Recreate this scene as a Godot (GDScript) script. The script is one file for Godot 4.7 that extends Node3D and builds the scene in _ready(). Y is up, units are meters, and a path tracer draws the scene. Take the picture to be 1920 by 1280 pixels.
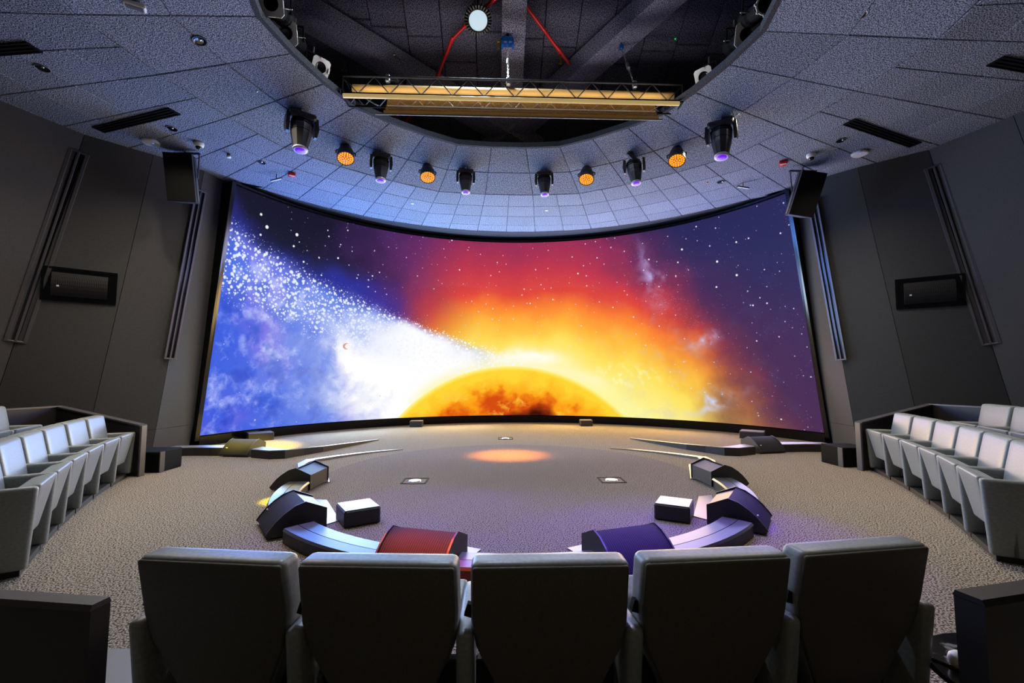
extends Node3D

# ---------------------------------------------------------------- helpers
var M := {}
var used := {}

func V(x: float, y: float, d: float) -> Vector3: return Vector3(x, y, -d)

func numbered(called: String, parent: Node) -> String:
	var key := str(parent.get_instance_id()) + called
	var k: int = used.get(key, 0)
	used[key] = k + 1
	return called if k == 0 else "%s_%03d" % [called, k]

func S() -> SurfaceTool:
	var s := SurfaceTool.new()
	s.begin(Mesh.PRIMITIVE_TRIANGLES)
	s.set_smooth_group(-1)
	return s

func obj(called: String, s: SurfaceTool, m: Material, parent: Node = self) -> MeshInstance3D:
	var o := MeshInstance3D.new()
	s.generate_normals()
	o.mesh = s.commit()
	o.material_override = m
	o.name = numbered(called, parent)
	parent.add_child(o, true)
	return o

func share(called: String, mesh: Mesh, m: Material, parent: Node, xf: Transform3D) -> MeshInstance3D:
	var o := MeshInstance3D.new()
	o.mesh = mesh
	o.material_override = m
	o.transform = xf
	o.name = numbered(called, parent)
	parent.add_child(o, true)
	return o

func mesh_of(s: SurfaceTool) -> Mesh:
	s.generate_normals()
	return s.commit()

func tag(o: Node, label: String, category: String, group := "", kind := "") -> Node:
	if label: o.set_meta("label", label)
	if category: o.set_meta("category", category)
	if group: o.set_meta("group", group)
	if kind: o.set_meta("kind", kind)
	return o

func thing(called: String, label: String, category: String, at := Vector3.ZERO, turn := 0.0, group := "") -> Node3D:
	var o := Node3D.new()
	o.name = numbered(called, self)
	add_child(o, true)
	o.position = at
	o.rotation.y = turn
	tag(o, label, category, group)
	return o

func structure(called: String) -> Node3D:
	var o := Node3D.new()
	o.name = numbered(called, self)
	add_child(o, true)
	o.set_meta("kind", "structure")
	return o

func dup(root: Node3D, at: Vector3, turn: float, label: String) -> Node3D:
	var r: Node3D = root.duplicate()
	var base := str(root.name).rstrip("0123456789").trim_suffix("_")
	r.name = numbered(base, self)
	add_child(r, true)
	r.position = at
	r.rotation = Vector3(0, turn, 0)
	r.set_meta("label", label)
	return r

func facing(fx: float, fd: float) -> float: return atan2(-fx, fd)

func tri(s: SurfaceTool, a: Vector3, b: Vector3, c: Vector3, ctr: Vector3) -> void:
	if (b - a).cross(c - a).dot((a + b + c) / 3.0 - ctr) > 0.0:
		s.add_vertex(a); s.add_vertex(c); s.add_vertex(b)
	else:
		s.add_vertex(a); s.add_vertex(b); s.add_vertex(c)

func mean(p: Array) -> Vector3:
	var t := Vector3.ZERO
	for q in p: t += q
	return t / p.size()

func loft(s: SurfaceTool, rings: Array, smooth := false, caps := true, closed := false) -> void:
	s.set_smooth_group(0 if smooth else -1)
	var n: int = rings[0].size()
	var last := rings.size() - (0 if closed else 1)
	for k in last:
		var A: Array = rings[k]
		var B: Array = rings[(k + 1) % rings.size()]
		var ctr := (mean(A) + mean(B)) / 2.0
		for i in n:
			var j := (i + 1) % n
			tri(s, A[i], A[j], B[j], ctr)
			tri(s, A[i], B[j], B[i], ctr)
	s.set_smooth_group(-1)
	if caps and not closed:
		for e in [[0, 1], [rings.size() - 1, rings.size() - 2]]:
			var A: Array = rings[e[0]]
			var ctr := (mean(A) + mean(rings[e[1]])) / 2.0
			for i in range(1, n - 1): tri(s, A[0], A[i], A[i + 1], ctr)

func box(s: SurfaceTool, c: Vector3, z: Vector3, b := Basis()) -> void:
	var rings := []
	for k in [-0.5, 0.5]:
		rings.append([c + b * (Vector3(-.5, -.5, k) * z), c + b * (Vector3(.5, -.5, k) * z), c + b * (Vector3(.5, .5, k) * z), c + b * (Vector3(-.5, .5, k) * z)])
	loft(s, rings)

func cbox(s: SurfaceTool, c: Vector3, z: Vector3, ch: float, b := Basis()) -> void:
	var rings := []
	var h := z / 2.0
	for e in [[-h.z, ch], [-h.z + ch, 0.0], [h.z - ch, 0.0], [h.z, ch]]:
		var x: float = h.x - e[1]
		var y: float = h.y - e[1]
		var r := []
		for p in [[-x + ch, -y], [x - ch, -y], [x, -y + ch], [x, y - ch], [x - ch, y], [-x + ch, y], [-x, y - ch], [-x, -y + ch]]:
			r.append(c + b * Vector3(p[0], p[1], e[0]))
		rings.append(r)
	loft(s, rings)

func frame_of(dir: Vector3) -> Basis:
	var z := dir.normalized()
	var x := (Vector3.UP if absf(z.y) < 0.95 else Vector3.RIGHT).cross(z).normalized()
	return Basis(x, z.cross(x), z)

func circle(c: Vector3, b: Basis, r: float, n: int) -> Array:
	var a := []
	for i in n: a.append(c + b * Vector3(cos(TAU * i / n) * r, sin(TAU * i / n) * r, 0))
	return a

func tube(s: SurfaceTool, a: Vector3, b: Vector3, r: float, n := 8, r2 := -1.0) -> void:
	var f := frame_of(b - a)
	loft(s, [circle(a, f, r, n), circle(b, f, r if r2 < 0 else r2, n)], true)

# rings of radius r at height h along dir from c
func lathe(s: SurfaceTool, c: Vector3, dir: Vector3, profile: Array, n := 24, smooth := true) -> void:
	var f := frame_of(dir)
	var rings := []
	for p in profile: rings.append(circle(c + f.z * p[1], f, maxf(p[0], 0.0005), n))
	loft(s, rings, smooth)

# extrude a profile of (z, y) points along x
func profile_x(s: SurfaceTool, pts: Array, x0: float, x1: float) -> void:
	var A := []
	var B := []
	for p in pts:
		A.append(Vector3(x0, p[1], p[0])); B.append(Vector3(x1, p[1], p[0]))
	loft(s, [A, B])

func rbox(s: SurfaceTool, z: Vector3, r: float, deform: Callable) -> void:
	s.set_smooth_group(0)
	var h := z / 2.0
	for ax in 3:
		for sg in [-1.0, 1.0]:
			var u := (ax + 1) % 3
			var w := (ax + 2) % 3
			var lu := cuts(h[u], r)
			var lw := cuts(h[w], r)
			for i in lu.size() - 1:
				for j in lw.size() - 1:
					var q := []
					for e in [[i, j], [i + 1, j], [i + 1, j + 1], [i, j + 1]]:
						var p := Vector3.ZERO
						p[ax] = h[ax] * sg; p[u] = lu[e[0]]; p[w] = lw[e[1]]
						var inner := p.clamp(-h + Vector3.ONE * r, h - Vector3.ONE * r)
						q.append(deform.call(inner + (p - inner).normalized() * r))
					var ctr: Vector3 = deform.call(Vector3.ZERO)
					tri(s, q[0], q[1], q[2], ctr); tri(s, q[0], q[2], q[3], ctr)
	s.set_smooth_group(-1)

func cuts(h: float, r: float) -> Array:
	var a := [-h, -h + r * 0.45, -h + r]
	for k in 5: a.append(lerpf(-h + r, h - r, (k + 1) / 6.0))
	return a + [h - r, h - r * 0.45, h]

func mat(c: Color, rough := 0.7, metal := 0.0, spec := 0.5) -> StandardMaterial3D:
	var m := StandardMaterial3D.new()
	m.albedo_color = c
	m.roughness = rough
	m.metallic = metal
	m.metallic_specular = spec
	return m

func glow(c: Color, e: float) -> StandardMaterial3D:
	var m := mat(Color(0.02, 0.02, 0.02), 0.4)
	m.emission_enabled = true
	m.emission = c
	m.emission_energy_multiplier = e
	return m

func noise_tex(freq: float, type: int, a: Color, b: Color, lo := 0.2, hi := 0.8, sd := 3, oct := 3, size := 512) -> NoiseTexture2D:
	var n := FastNoiseLite.new()
	n.seed = sd
	n.noise_type = type
	n.frequency = freq
	n.fractal_octaves = oct
	if type == FastNoiseLite.TYPE_CELLULAR: n.fractal_type = FastNoiseLite.FRACTAL_NONE
	var t := NoiseTexture2D.new()
	t.width = size; t.height = size
	t.seamless = true
	t.noise = n
	var g := Gradient.new()
	g.offsets = PackedFloat32Array([lo, hi])
	g.colors = PackedColorArray([a, b])
	t.color_ramp = g
	return t

func tex_mat(t: Texture2D, tint: Color, scale: float, rough: float, relief: Texture2D = null, depth := 0.0, spec := 0.5) -> StandardMaterial3D:
	var m := mat(tint, rough, 0.0, spec)
	m.albedo_texture = t
	m.uv1_triplanar = true
	m.uv1_world_triplanar = true
	m.uv1_scale = Vector3.ONE * scale
	if relief:
		m.heightmap_enabled = true
		m.heightmap_texture = relief
		m.heightmap_scale = depth
	return m

func area(at: Vector3, look: Vector3, size: Vector2, c: Color, e: float, parent: Node = self) -> void:
	var l := AreaLight3D.new()
	l.name = numbered("light", parent)
	parent.add_child(l, true)
	l.area_size = size
	l.light_color = c
	l.light_energy = e
	l.shadow_enabled = true
	l.area_range = 40.0
	l.look_at_from_position(at, at + look, Vector3.UP if absf(look.normalized().y) < 0.95 else Vector3.BACK)

func spot(at: Vector3, to: Vector3, angle: float, c: Color, e: float, soft := 0.6, size := 0.06) -> void:
	var l := SpotLight3D.new()
	l.name = numbered("light", self)
	add_child(l, true)
	l.light_color = c
	l.light_energy = e
	l.spot_angle = angle
	l.spot_angle_attenuation = soft
	l.spot_range = 40.0
	l.spot_attenuation = 2.0
	l.light_size = size
	l.shadow_enabled = true
	l.look_at_from_position(at, to, Vector3.UP if absf((to - at).normalized().y) < 0.98 else Vector3.RIGHT)

# the curved screen: a from -1 (left) to 1 (right), v from 0 (bottom) to 1 (top)
func on_screen(a: float, v: float, out := 0.0) -> Vector3:
	var tb := deg_to_rad(71.2 * a)
	var tt := deg_to_rad(67.0 * a)
	var p := V(0.28 + (6.97 + out) * sin(tb), 0.23, 7.45 + (6.97 + out) * cos(tb))
	var q := V(0.19 + (6.19 + out) * sin(tt), 5.3, 6.72 + (6.19 + out) * cos(tt))
	return p.lerp(q, v)

const CEIL := 5.4
const EXPOSURE := 1.0
const TUBE := 5.0
const REAR := 0.7
const DOWNLIGHT := 8.0

func _ready() -> void:
	# ------------------------------------------------ camera, surroundings, light
	var cam := Camera3D.new()
	cam.name = "camera"
	add_child(cam)
	cam.position = V(-0.25, 1.45, 0)
	cam.fov = rad_to_deg(2.0 * atan(640.0 / 853.0))
	cam.rotation = Vector3(atan(65.0 / 853.0), -0.0374, 0)
	var env := Environment.new()
	env.background_mode = Environment.BG_COLOR
	env.background_color = Color.BLACK
	env.tonemap_mode = Environment.TONE_MAPPER_LINEAR
	env.tonemap_exposure = EXPOSURE
	env.sdfgi_enabled = true
	env.ssao_enabled = true
	env.ssil_enabled = true
	var world := WorldEnvironment.new()
	world.environment = env
	add_child(world)
	# what the picture on the curved screen gives out, one light for each stretch of it
	var sheets := [[-0.86, 0.72, Color(0.3, 0.52, 1.0), 18.0], [-0.86, 0.26, Color(0.55, 0.7, 1.0), 14.0], [-0.56, 0.72, Color(0.4, 0.66, 1.0), 26.0], [-0.56, 0.26, Color(0.8, 0.9, 1.0), 26.0],
		[-0.2, 0.72, Color(0.58, 0.78, 1.0), 27.0], [-0.2, 0.26, Color(1.0, 0.92, 0.75), 26.0], [0.2, 0.72, Color(0.62, 0.78, 1.0), 27.0], [0.2, 0.26, Color(1.0, 0.85, 0.55), 24.0],
		[0.56, 0.72, Color(0.75, 0.76, 0.95), 20.0], [0.56, 0.26, Color(1.0, 0.82, 0.55), 19.0], [0.86, 0.72, Color(0.6, 0.65, 0.95), 11.0], [0.86, 0.26, Color(0.75, 0.7, 0.9), 9.0]]
	for e in sheets:
		var p := on_screen(e[0], e[1], -0.12)
		area(p, on_screen(e[0], e[1], -1.0) - p + Vector3(0, 0.35 if e[1] > 0.5 else -0.05, 0), Vector2(2.2, 2.2), e[2], e[3])
	# recessed lamps over the rear aisle, behind the camera
	for x in [-3.2, 0.0, 3.2]: spot(V(x, 5.3, -2.6), V(x * 0.6, 0.8, 0.6), 55.0, Color(1.0, 0.86, 0.55), REAR, 1.0, 0.06)
	materials()
	room()
	screen()
	ceiling()
	upper_roof()
	stage()
	seats()
	ceiling_things()
	stage_lights()
	rigging()
	wall_things()

# ---------------------------------------------------------------- materials
func materials() -> void:
	var felt := noise_tex(0.085, FastNoiseLite.TYPE_SIMPLEX, Color(0.3, 0.3, 0.32), Color(1, 1, 1), 0.28, 0.72, 5, 2)
	var bump := noise_tex(0.12, FastNoiseLite.TYPE_SIMPLEX, Color.BLACK, Color.WHITE, 0.2, 0.8, 6, 3)
	for k in 3:
		var t: float = [1.0, 0.975, 1.025][k]
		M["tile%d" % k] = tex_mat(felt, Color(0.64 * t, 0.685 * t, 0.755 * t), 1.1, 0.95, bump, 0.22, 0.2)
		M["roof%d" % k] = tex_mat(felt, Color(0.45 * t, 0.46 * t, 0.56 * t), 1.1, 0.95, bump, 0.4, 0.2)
	M.beam = tex_mat(felt, Color(0.62, 0.63, 0.74), 1.1, 0.95, bump, 0.4, 0.2)
	M.backing = mat(Color(0.05, 0.05, 0.06), 0.95)
	M.fascia = tex_mat(felt, Color(0.24, 0.25, 0.28), 1.1, 0.9)
	var loops := noise_tex(0.085, FastNoiseLite.TYPE_CELLULAR, Color(1, 1, 1), Color(0.40, 0.39, 0.38), 0.12, 0.75, 9, 1)
	var loop_relief := noise_tex(0.085, FastNoiseLite.TYPE_CELLULAR, Color.WHITE, Color.BLACK, 0.1, 0.75, 9, 1)
	M.carpet = tex_mat(loops, Color(0.70, 0.655, 0.585), 1.7, 0.97, loop_relief, 0.7, 0.1)
	M.stage_carpet = tex_mat(loops, Color(0.64, 0.60, 0.575), 2.0, 0.97, loop_relief, 0.5, 0.1)
	var cloth := noise_tex(0.05, FastNoiseLite.TYPE_SIMPLEX, Color(0.9, 0.9, 0.9), Color(1, 1, 1), 0.2, 0.8, 12, 4)
	M.wall = tex_mat(cloth, Color(0.235, 0.235, 0.235), 0.8, 0.75)
	M.dark_wall = mat(Color(0.12, 0.115, 0.115), 0.6)
	M.leather = tex_mat(cloth, Color(0.53, 0.55, 0.545), 1.5, 0.40, noise_tex(0.2, FastNoiseLite.TYPE_SIMPLEX, Color.BLACK, Color.WHITE, 0.2, 0.8, 21, 2), 0.008)
	M.shell = tex_mat(cloth, Color(0.33, 0.325, 0.30), 2.0, 0.55)
	M.plinth = mat(Color(0.09, 0.08, 0.075), 0.6)
	M.partition = tex_mat(cloth, Color(0.13, 0.115, 0.115), 1.5, 0.5)
	M.cap = mat(Color(0.30, 0.29, 0.30), 0.35)
	M.black = mat(Color(0.045, 0.045, 0.05), 0.75, 0.0, 0.25)
	M.lid = mat(Color(0.5, 0.5, 0.52), 0.3)
	M.gloss = mat(Color(0.04, 0.04, 0.045), 0.15)
	M.grey = mat(Color(0.3, 0.3, 0.31), 0.5)
	M.steel = mat(Color(0.42, 0.43, 0.44), 0.32, 0.75)
	M.plate = mat(Color(0.55, 0.53, 0.51), 0.35, 0.35)
	M.white = mat(Color(0.86, 0.86, 0.83), 0.4)
	M.red = mat(Color(0.8, 0.05, 0.07), 0.35)
	M.pipe = mat(Color(0.72, 0.05, 0.07), 0.3)
	M.blue = mat(Color(0.04, 0.3, 0.6), 0.4)
	M.brass = mat(Color(0.75, 0.55, 0.2), 0.3, 0.9)
	M.chrome = mat(Color(0.8, 0.8, 0.8), 0.2, 1.0)
	M.rail = mat(Color(0.36, 0.35, 0.36), 0.35, 0.6)
	M.gold = mat(Color(0.55, 0.43, 0.2), 0.8)
	M.tube = mat(Color(0.9, 0.8, 0.55), 0.35)
	M.tube.emission_enabled = true
	M.tube.emission = Color(1.0, 0.86, 0.55)
	M.tube.emission_energy_multiplier = 0.35
	M.scrim = mat(Color(0.78, 0.63, 0.36, 0.36), 0.7)
	M.scrim.transparency = BaseMaterial3D.TRANSPARENCY_ALPHA
	M.hem = mat(Color(0.8, 0.66, 0.36), 0.6)
	# the fine ribs of the speaker grilles
	var im := Image.create_empty(8, 8, false, Image.FORMAT_RGB8)
	im.fill(Color(1, 1, 1))
	im.fill_rect(Rect2i(0, 0, 3, 8), Color(0.35, 0.35, 0.35))
	M.grille = mat(Color(0.17, 0.165, 0.17), 0.65, 0.0, 0.3)
	M.grille.albedo_texture = ImageTexture.create_from_image(im)
	M.grille.uv1_triplanar = true
	M.grille.uv1_scale = Vector3(55, 55, 55)
	M.cabinet = mat(Color(0.16, 0.155, 0.165), 0.45)
	M.amber = glow(Color(1.0, 0.66, 0.06), 1.25)
	M.amber_face = glow(Color(1.0, 0.25, 0.0), 0.5)
	M.violet = glow(Color(0.42, 0.05, 1.0), 1.2)
	M.lens_ring = mat(Color(0.75, 0.72, 0.85), 0.3)
	M.lamp = glow(Color(0.85, 0.95, 1.0), 0.8)
	M.floor_lamp = glow(Color(1.0, 0.97, 0.9), 1.3)
	M.led_blue = glow(Color(0.1, 0.5, 1.0), 2.0)
	M.led_green = glow(Color(0.05, 0.9, 0.3), 1.0)
	M.amber_glass = mat(Color(0.85, 0.55, 0.1), 0.3)
	M.marble = tex_mat(noise_tex(0.012, FastNoiseLite.TYPE_SIMPLEX, Color(0.02, 0.02, 0.02), Color(0.8, 0.78, 0.75), 0.45, 0.75, 31, 5), Color(0.6, 0.6, 0.6), 2.0, 0.2)

# ---------------------------------------------------------------- the room
const WALL_R := [[6.02, 6.98, 9.6], [6.14, 6.84, 8.75], [6.62, 7.59, 8.11], [7.33, 8.69, 7.41], [7.62, 9.2, 6.35], [8.3, 9.8, 4.0], [8.3, 9.8, -3.5]]
const WALL_L := [[-5.66, -6.45, 9.6], [-5.87, -6.55, 8.72], [-6.37, -7.24, 8.1], [-6.99, -8.3, 7.44], [-7.45, -8.95, 6.35], [-8.2, -9.6, 4.0], [-8.2, -9.6, -3.5]]

func wall_at(row: Array, y: float) -> Vector3:
	return V(lerpf(row[1], row[0], y / CEIL), y, row[2])

func wall_panel(parent: Node, A: Array, B: Array, y0: float, y1: float, gap: float, m: Material) -> void:
	# a leaning panel, slightly twisted, with a joint at either side
	var s := S()
	var N := 10
	var G := []
	for j in N + 1:
		var y := lerpf(y0, y1, j / float(N))
		var a := wall_at(A, y); var b := wall_at(B, y)
		var u := (b - a).normalized() * gap
		var row := []
		for i in N + 1: row.append((a + u).lerp(b - u, i / float(N)))
		G.append(row)
	var n := normal_of(A, B, (y0 + y1) / 2)
	s.set_smooth_group(0)
	for j in N:
		for i in N:
			var c: Vector3 = (G[j][i] + G[j + 1][i + 1]) / 2.0 - n
			tri(s, G[j][i], G[j][i + 1], G[j + 1][i + 1], c); tri(s, G[j][i], G[j + 1][i + 1], G[j + 1][i], c)
	s.set_smooth_group(-1)
	for j in N:
		for i in [0, N]:
			var c: Vector3 = G[j][N / 2]
			tri(s, G[j][i], G[j + 1][i], G[j + 1][i] - n * 0.05, c); tri(s, G[j][i], G[j + 1][i] - n * 0.05, G[j][i] - n * 0.05, c)
	for i in N:
		for j in [0, N]:
			var c: Vector3 = G[N / 2][i]
			tri(s, G[j][i], G[j][i + 1], G[j][i + 1] - n * 0.05, c); tri(s, G[j][i], G[j][i + 1] - n * 0.05, G[j][i] - n * 0.05, c)
	obj("wall_panel", s, m, parent)

func normal_of(A: Array, B: Array, y: float) -> Vector3: # towards the room
	var n := (wall_at(B, y) - wall_at(A, y)).cross((wall_at(A, y + 0.5) + wall_at(B, y + 0.5) - wall_at(A, y) - wall_at(B, y))).normalized()
	return n if n.dot(V(0, 2, 4) - wall_at(A, y)) > 0 else -n

func room() -> void:
	# floor
	var f := structure("floor")
	var s := S()
	box(s, V(0, -0.15, 5.5), Vector3(24, 0.3, 22))
	obj("carpet", s, M.carpet, f)
	s = S()
	var ring0 := []
	var ring1 := []
	for i in 72:
		var t := TAU * i / 72.0
		var r := 2.72 + 0.95 * pow(maxf(0.0, cos(t)), 1.5)
		ring0.append(V(sin(t) * r, -0.01, 6.1 + cos(t) * r)); ring1.append(V(sin(t) * r, 0.004, 6.1 + cos(t) * r))
	loft(s, [ring0, ring1])
	obj("stage_carpet", s, M.stage_carpet, f)
	# side walls of leaning panels
	for side in [["wall_left", WALL_L], ["wall_right", WALL_R]]:
		var w := structure(side[0])
		var rows: Array = side[1]
		for k in rows.size() - 1:
			if k < 2: wall_panel(w, rows[k], rows[k + 1], 0.0, 0.47, 0.004, M.wall)
			wall_panel(w, rows[k], rows[k + 1], 0.475 if k < 2 else 0.0, CEIL + 0.3, 0.004, M.wall)
		s = S()
		for k in rows.size() - 1:
			var c := [wall_at(rows[k], -0.1), wall_at(rows[k + 1], -0.1), wall_at(rows[k + 1], CEIL + 0.6), wall_at(rows[k], CEIL + 0.6)]
			var n: Vector3 = (c[1] - c[0]).cross(c[3] - c[0]).normalized()
			if n.dot(V(0, 2, 4) - c[0]) > 0: n = -n
			var a := []
			var b := []
			for p in c:
				a.append(p + n * 0.12); b.append(p + n * 0.3)
			loft(s, [a, b])
		obj("wall_core", s, M.dark_wall, w)
	var back := structure("wall_back")
	s = S()
	box(s, V(0, 3.0, -3.6), Vector3(20, 7, 0.3))
	obj("wall_panel", s, M.wall, back)
	# the shell behind the screen
	var front := structure("wall_front")
	s = S()
	for k in 32:
		var a := -1.06 + 2.12 * k / 32.0
		var b := -1.06 + 2.12 * (k + 1) / 32.0
		var A := []
		var B := []
		for e in [[0.35, -0.06], [0.6, -0.06], [0.6, 1.12], [0.35, 1.12]]:
			A.append(on_screen(a, e[1], e[0])); B.append(on_screen(b, e[1], e[0]))
		loft(s, [A, B])
	obj("shell", s, M.black, front)

# ---------------------------------------------------------------- the picture on the screen
func px(c: Vector3, o: Color, k: float) -> Vector3: return c.lerp(Vector3(o.r, o.g, o.b), clampf(k, 0, 1))

func screen_picture() -> ImageTexture:
	var W := 1600
	var H := 560
	var n1 := FastNoiseLite.new(); n1.seed = 4; n1.frequency = 0.32; n1.fractal_octaves = 5
	var n2 := FastNoiseLite.new(); n2.seed = 8; n2.frequency = 0.8; n2.fractal_octaves = 6; n2.fractal_gain = 0.6; n2.domain_warp_enabled = true; n2.domain_warp_amplitude = 0.9; n2.domain_warp_frequency = 0.45
	var n3 := FastNoiseLite.new(); n3.seed = 15; n3.frequency = 1.1; n3.fractal_octaves = 4
	var cell := FastNoiseLite.new(); cell.seed = 2; cell.noise_type = FastNoiseLite.TYPE_CELLULAR; cell.frequency = 6.5; cell.fractal_type = FastNoiseLite.FRACTAL_NONE
	var cell2 := FastNoiseLite.new(); cell2.seed = 3; cell2.noise_type = FastNoiseLite.TYPE_CELLULAR; cell2.frequency = 11.0; cell2.fractal_type = FastNoiseLite.FRACTAL_NONE
	var ramp := Gradient.new()
	ramp.offsets = PackedFloat32Array([0.0, 0.12, 0.19, 0.26, 0.34, 0.44, 0.55, 0.7, 1.0])
	ramp.colors = PackedColorArray([Color(1, 0.97, 0.6), Color(1, 0.88, 0.36), Color(1, 0.72, 0.24), Color(0.99, 0.52, 0.2), Color(0.88, 0.28, 0.23), Color(0.76, 0.21, 0.29), Color(0.6, 0.18, 0.34), Color(0.15, 0.13, 0.31), Color(0.1, 0.1, 0.25)])
	var data := PackedByteArray()
	data.resize(W * H * 3)
	var at := 0
	for j in H:
		var Y := (1.0 - (j + 0.5) / H) * 5.1
		for i in W:
			var X := ((i + 0.5) / W * 2.0 - 1.0) * 8.0
			var q := n1.get_noise_2d(X, Y)
			var q3 := n3.get_noise_2d(X, Y)
			var Xs := X * (0.77 if X > 0 else 1.0)
			var r := sqrt(Xs * Xs + (Y + 2.66) * (Y + 2.66))
			var ds := r - 4.2
			var c: Vector3
			if sqrt(X * X + (Y + 2.66) * (Y + 2.66)) < 4.2:
				var dep := 4.2 - sqrt(X * X + (Y + 2.66) * (Y + 2.66))
				var hot := n2.get_noise_2d(X * 1.3, Y * 1.6)
				c = Vector3(1.0, 0.84, 0.2)
				c = px(c, Color(1.0, 0.62, 0.08), (dep - 0.25) * 1.6 + q3 * 0.6)
				c = px(c, Color(0.84, 0.3, 0.05), (dep - 0.62) * 1.5 + q3 * 1.5 - absf(X) * 0.2)
				c = px(c, Color(0.25, 0.06, 0.02), (dep - 1.05) * 1.6 + q * 2.2 - absf(X - 0.7) * 0.45)
				c = px(c, Color(1.0, 0.8, 0.25), (hot - 0.2) * 2.6)
				c = px(c, Color(1.0, 0.97, 0.6), 1.0 - dep * 7.0)
			else:
				var sh := clampf((ds + q * 0.4) / 6.6, 0.0, 1.0)
				var k := ramp.sample(sh)
				c = Vector3(k.r, k.g, k.b)
				# to the right: wisps and a navy edge
				if X > 2.0:
					var wisp := maxf(0.0, n2.get_noise_2d(X * 1.2 + 30.0, Y * 1.2) - 0.12)
					c = px(c, Color(0.72, 0.74, 1.0), wisp * 0.55 * smoothstep(2.0, 4.5, X) * (1.0 - smoothstep(1.4, 4.8, Y) * 0.75))
					c = px(c, Color(0.15, 0.15, 0.35), smoothstep(4.3, 7.2, X + q * 1.2 + (Y - 1.5) * 0.5) * 0.8)
				# to the left: darkness above the belt of debris, blue below it
				var yu := 1.78 - 0.31 * X + q3 * 0.12
				c = px(c, Color(0.33, 0.16, 0.42), smoothstep(-1.2, -4.2, X + q * 0.8) * 0.85)
				c = px(c, Color(0.055, 0.045, 0.14), smoothstep(-3.2, -6.2, X + q * 1.2))
				c = px(c, Color(0.2, 0.24, 0.8), smoothstep(0.9, 0.0, Y - yu + q * 0.6) * smoothstep(-2.0, -4.6, X) * 0.65)
				var under := smoothstep(yu + 0.12, yu - 0.25, Y) * smoothstep(0.2, -2.2, X)
				if under > 0.0:
					var cloud := n2.get_noise_2d(X * 1.1, Y * 1.1 + 9.0) * 0.7 + n2.get_noise_2d(X * 3.1 + 4.0, Y * 3.1) * 0.6
					var b := Vector3(0.18, 0.33, 0.87)
					b = px(b, Color(0.42, 0.36, 0.88), smoothstep(-0.2, 0.5, q) * 0.8)
					b = px(b, Color(0.76, 0.78, 1.0), (cloud + 0.02 + 0.35 * q) * 1.25)
					b = px(b, Color(0.11, 0.24, 0.78), smoothstep(0.0, -0.45, q3) * 0.8)
					c = c.lerp(b, under)
					c = px(c, Color(1, 1, 1), under * smoothstep(-5.4, -2.6, X + q * 1.2 + (0.25 - absf(Y - 1.6) * 0.3)) * 0.97)
				# the glow
				var along := (X + 2.9) * 0.955 - (Y - 1.75) * 0.296
				var across := (X + 2.9) * 0.296 + (Y - 1.75) * 0.955
				var g := exp(-pow(absf(along) / (2.7 if along < 0 else 3.2), 1.8) - pow(absf(across) / (0.8 if across > 0 else 2.6), 2.0) + q * 0.35)
				g *= lerpf(smoothstep(yu + 0.22, yu - 0.3, Y), 1.0, smoothstep(0.0, 1.4, X))
				g *= 1.0 + 0.7 * n2.get_noise_2d(X * 0.9 + 5.0, Y * 0.9)
				c = px(c, Color(1, 1, 1), g * 1.35)
				var tail := exp(-pow((X - 0.45) / 1.0, 2.0) - pow((Y - 1.74 - q3 * 0.15) / 0.27, 2.0))
				c = px(c, Color(1, 1, 0.96), tail * 1.4)
				c = px(c, Color(1, 0.97, 0.75), exp(-pow(ds / 0.22, 2.0)) * smoothstep(0.8, 0.0, absf(X) - 2.4) * 0.9)
				c = px(c, Color(1, 0.98, 0.7), maxf(0.0, n3.get_noise_2d(X * 3.0, Y * 3.0)) * 2.2 * exp(-pow((X - 3.3) / 0.8, 2.0) - pow((Y - 1.25) / 0.3, 2.0)))
				c = px(c, Color(0.8, 0.78, 1.0), exp(-pow((X - 4.15 - q3 * 0.35 - (4.0 - Y) * 0.15) / 0.2, 2.0) - pow((Y - 4.0) / 0.75, 2.0)) * (0.45 + q3))
				c = px(c, Color(0.82, 0.84, 1.0), exp(-pow((X - 5.5 - q3 * 0.4) / 0.55, 2.0) - pow((Y - 0.45 - (X - 5.5) * 0.45 - q3 * 0.3) / 0.22, 2.0)) * (0.75 + q3 * 1.6))
				c = px(c, Color(0.8, 0.82, 1.0), exp(-pow((X - 5.45) / 0.45, 2.0) - pow((Y - 2.1 - (X - 5.4) * 0.2 - q3 * 0.2) / 0.1, 2.0)) * (0.6 + q3 * 1.6))
				# the debris of the belt
				if X < 0.8:
					var band := smoothstep(yu + 0.3, yu - 0.1, Y) * smoothstep(yu - 1.55, yu - 0.85, Y)
					if band > 0.01:
						var d := minf(cell.get_noise_2d(X, Y) + 1.0, (cell2.get_noise_2d(X, Y) + 1.0) * 1.15)
						c = px(c, Color(0.97, 0.98, 1.0), smoothstep(0.31, 0.17, d + (1.0 - band) * 0.22 + maxf(0.0, q3) * 0.2) * 1.0)
						c = px(c, Color(0.7, 0.78, 1.0), band * 0.22 * smoothstep(-2.5, -4.5, X))
			data[at] = int(clampf(c.x, 0, 1) * 255.0); data[at + 1] = int(clampf(c.y, 0, 1) * 255.0); data[at + 2] = int(clampf(c.z, 0, 1) * 255.0)
			at += 3
	var im := Image.create_from_data(W, H, false, Image.FORMAT_RGB8, data)
	var rng := RandomNumberGenerator.new()
	rng.seed = 77
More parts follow.
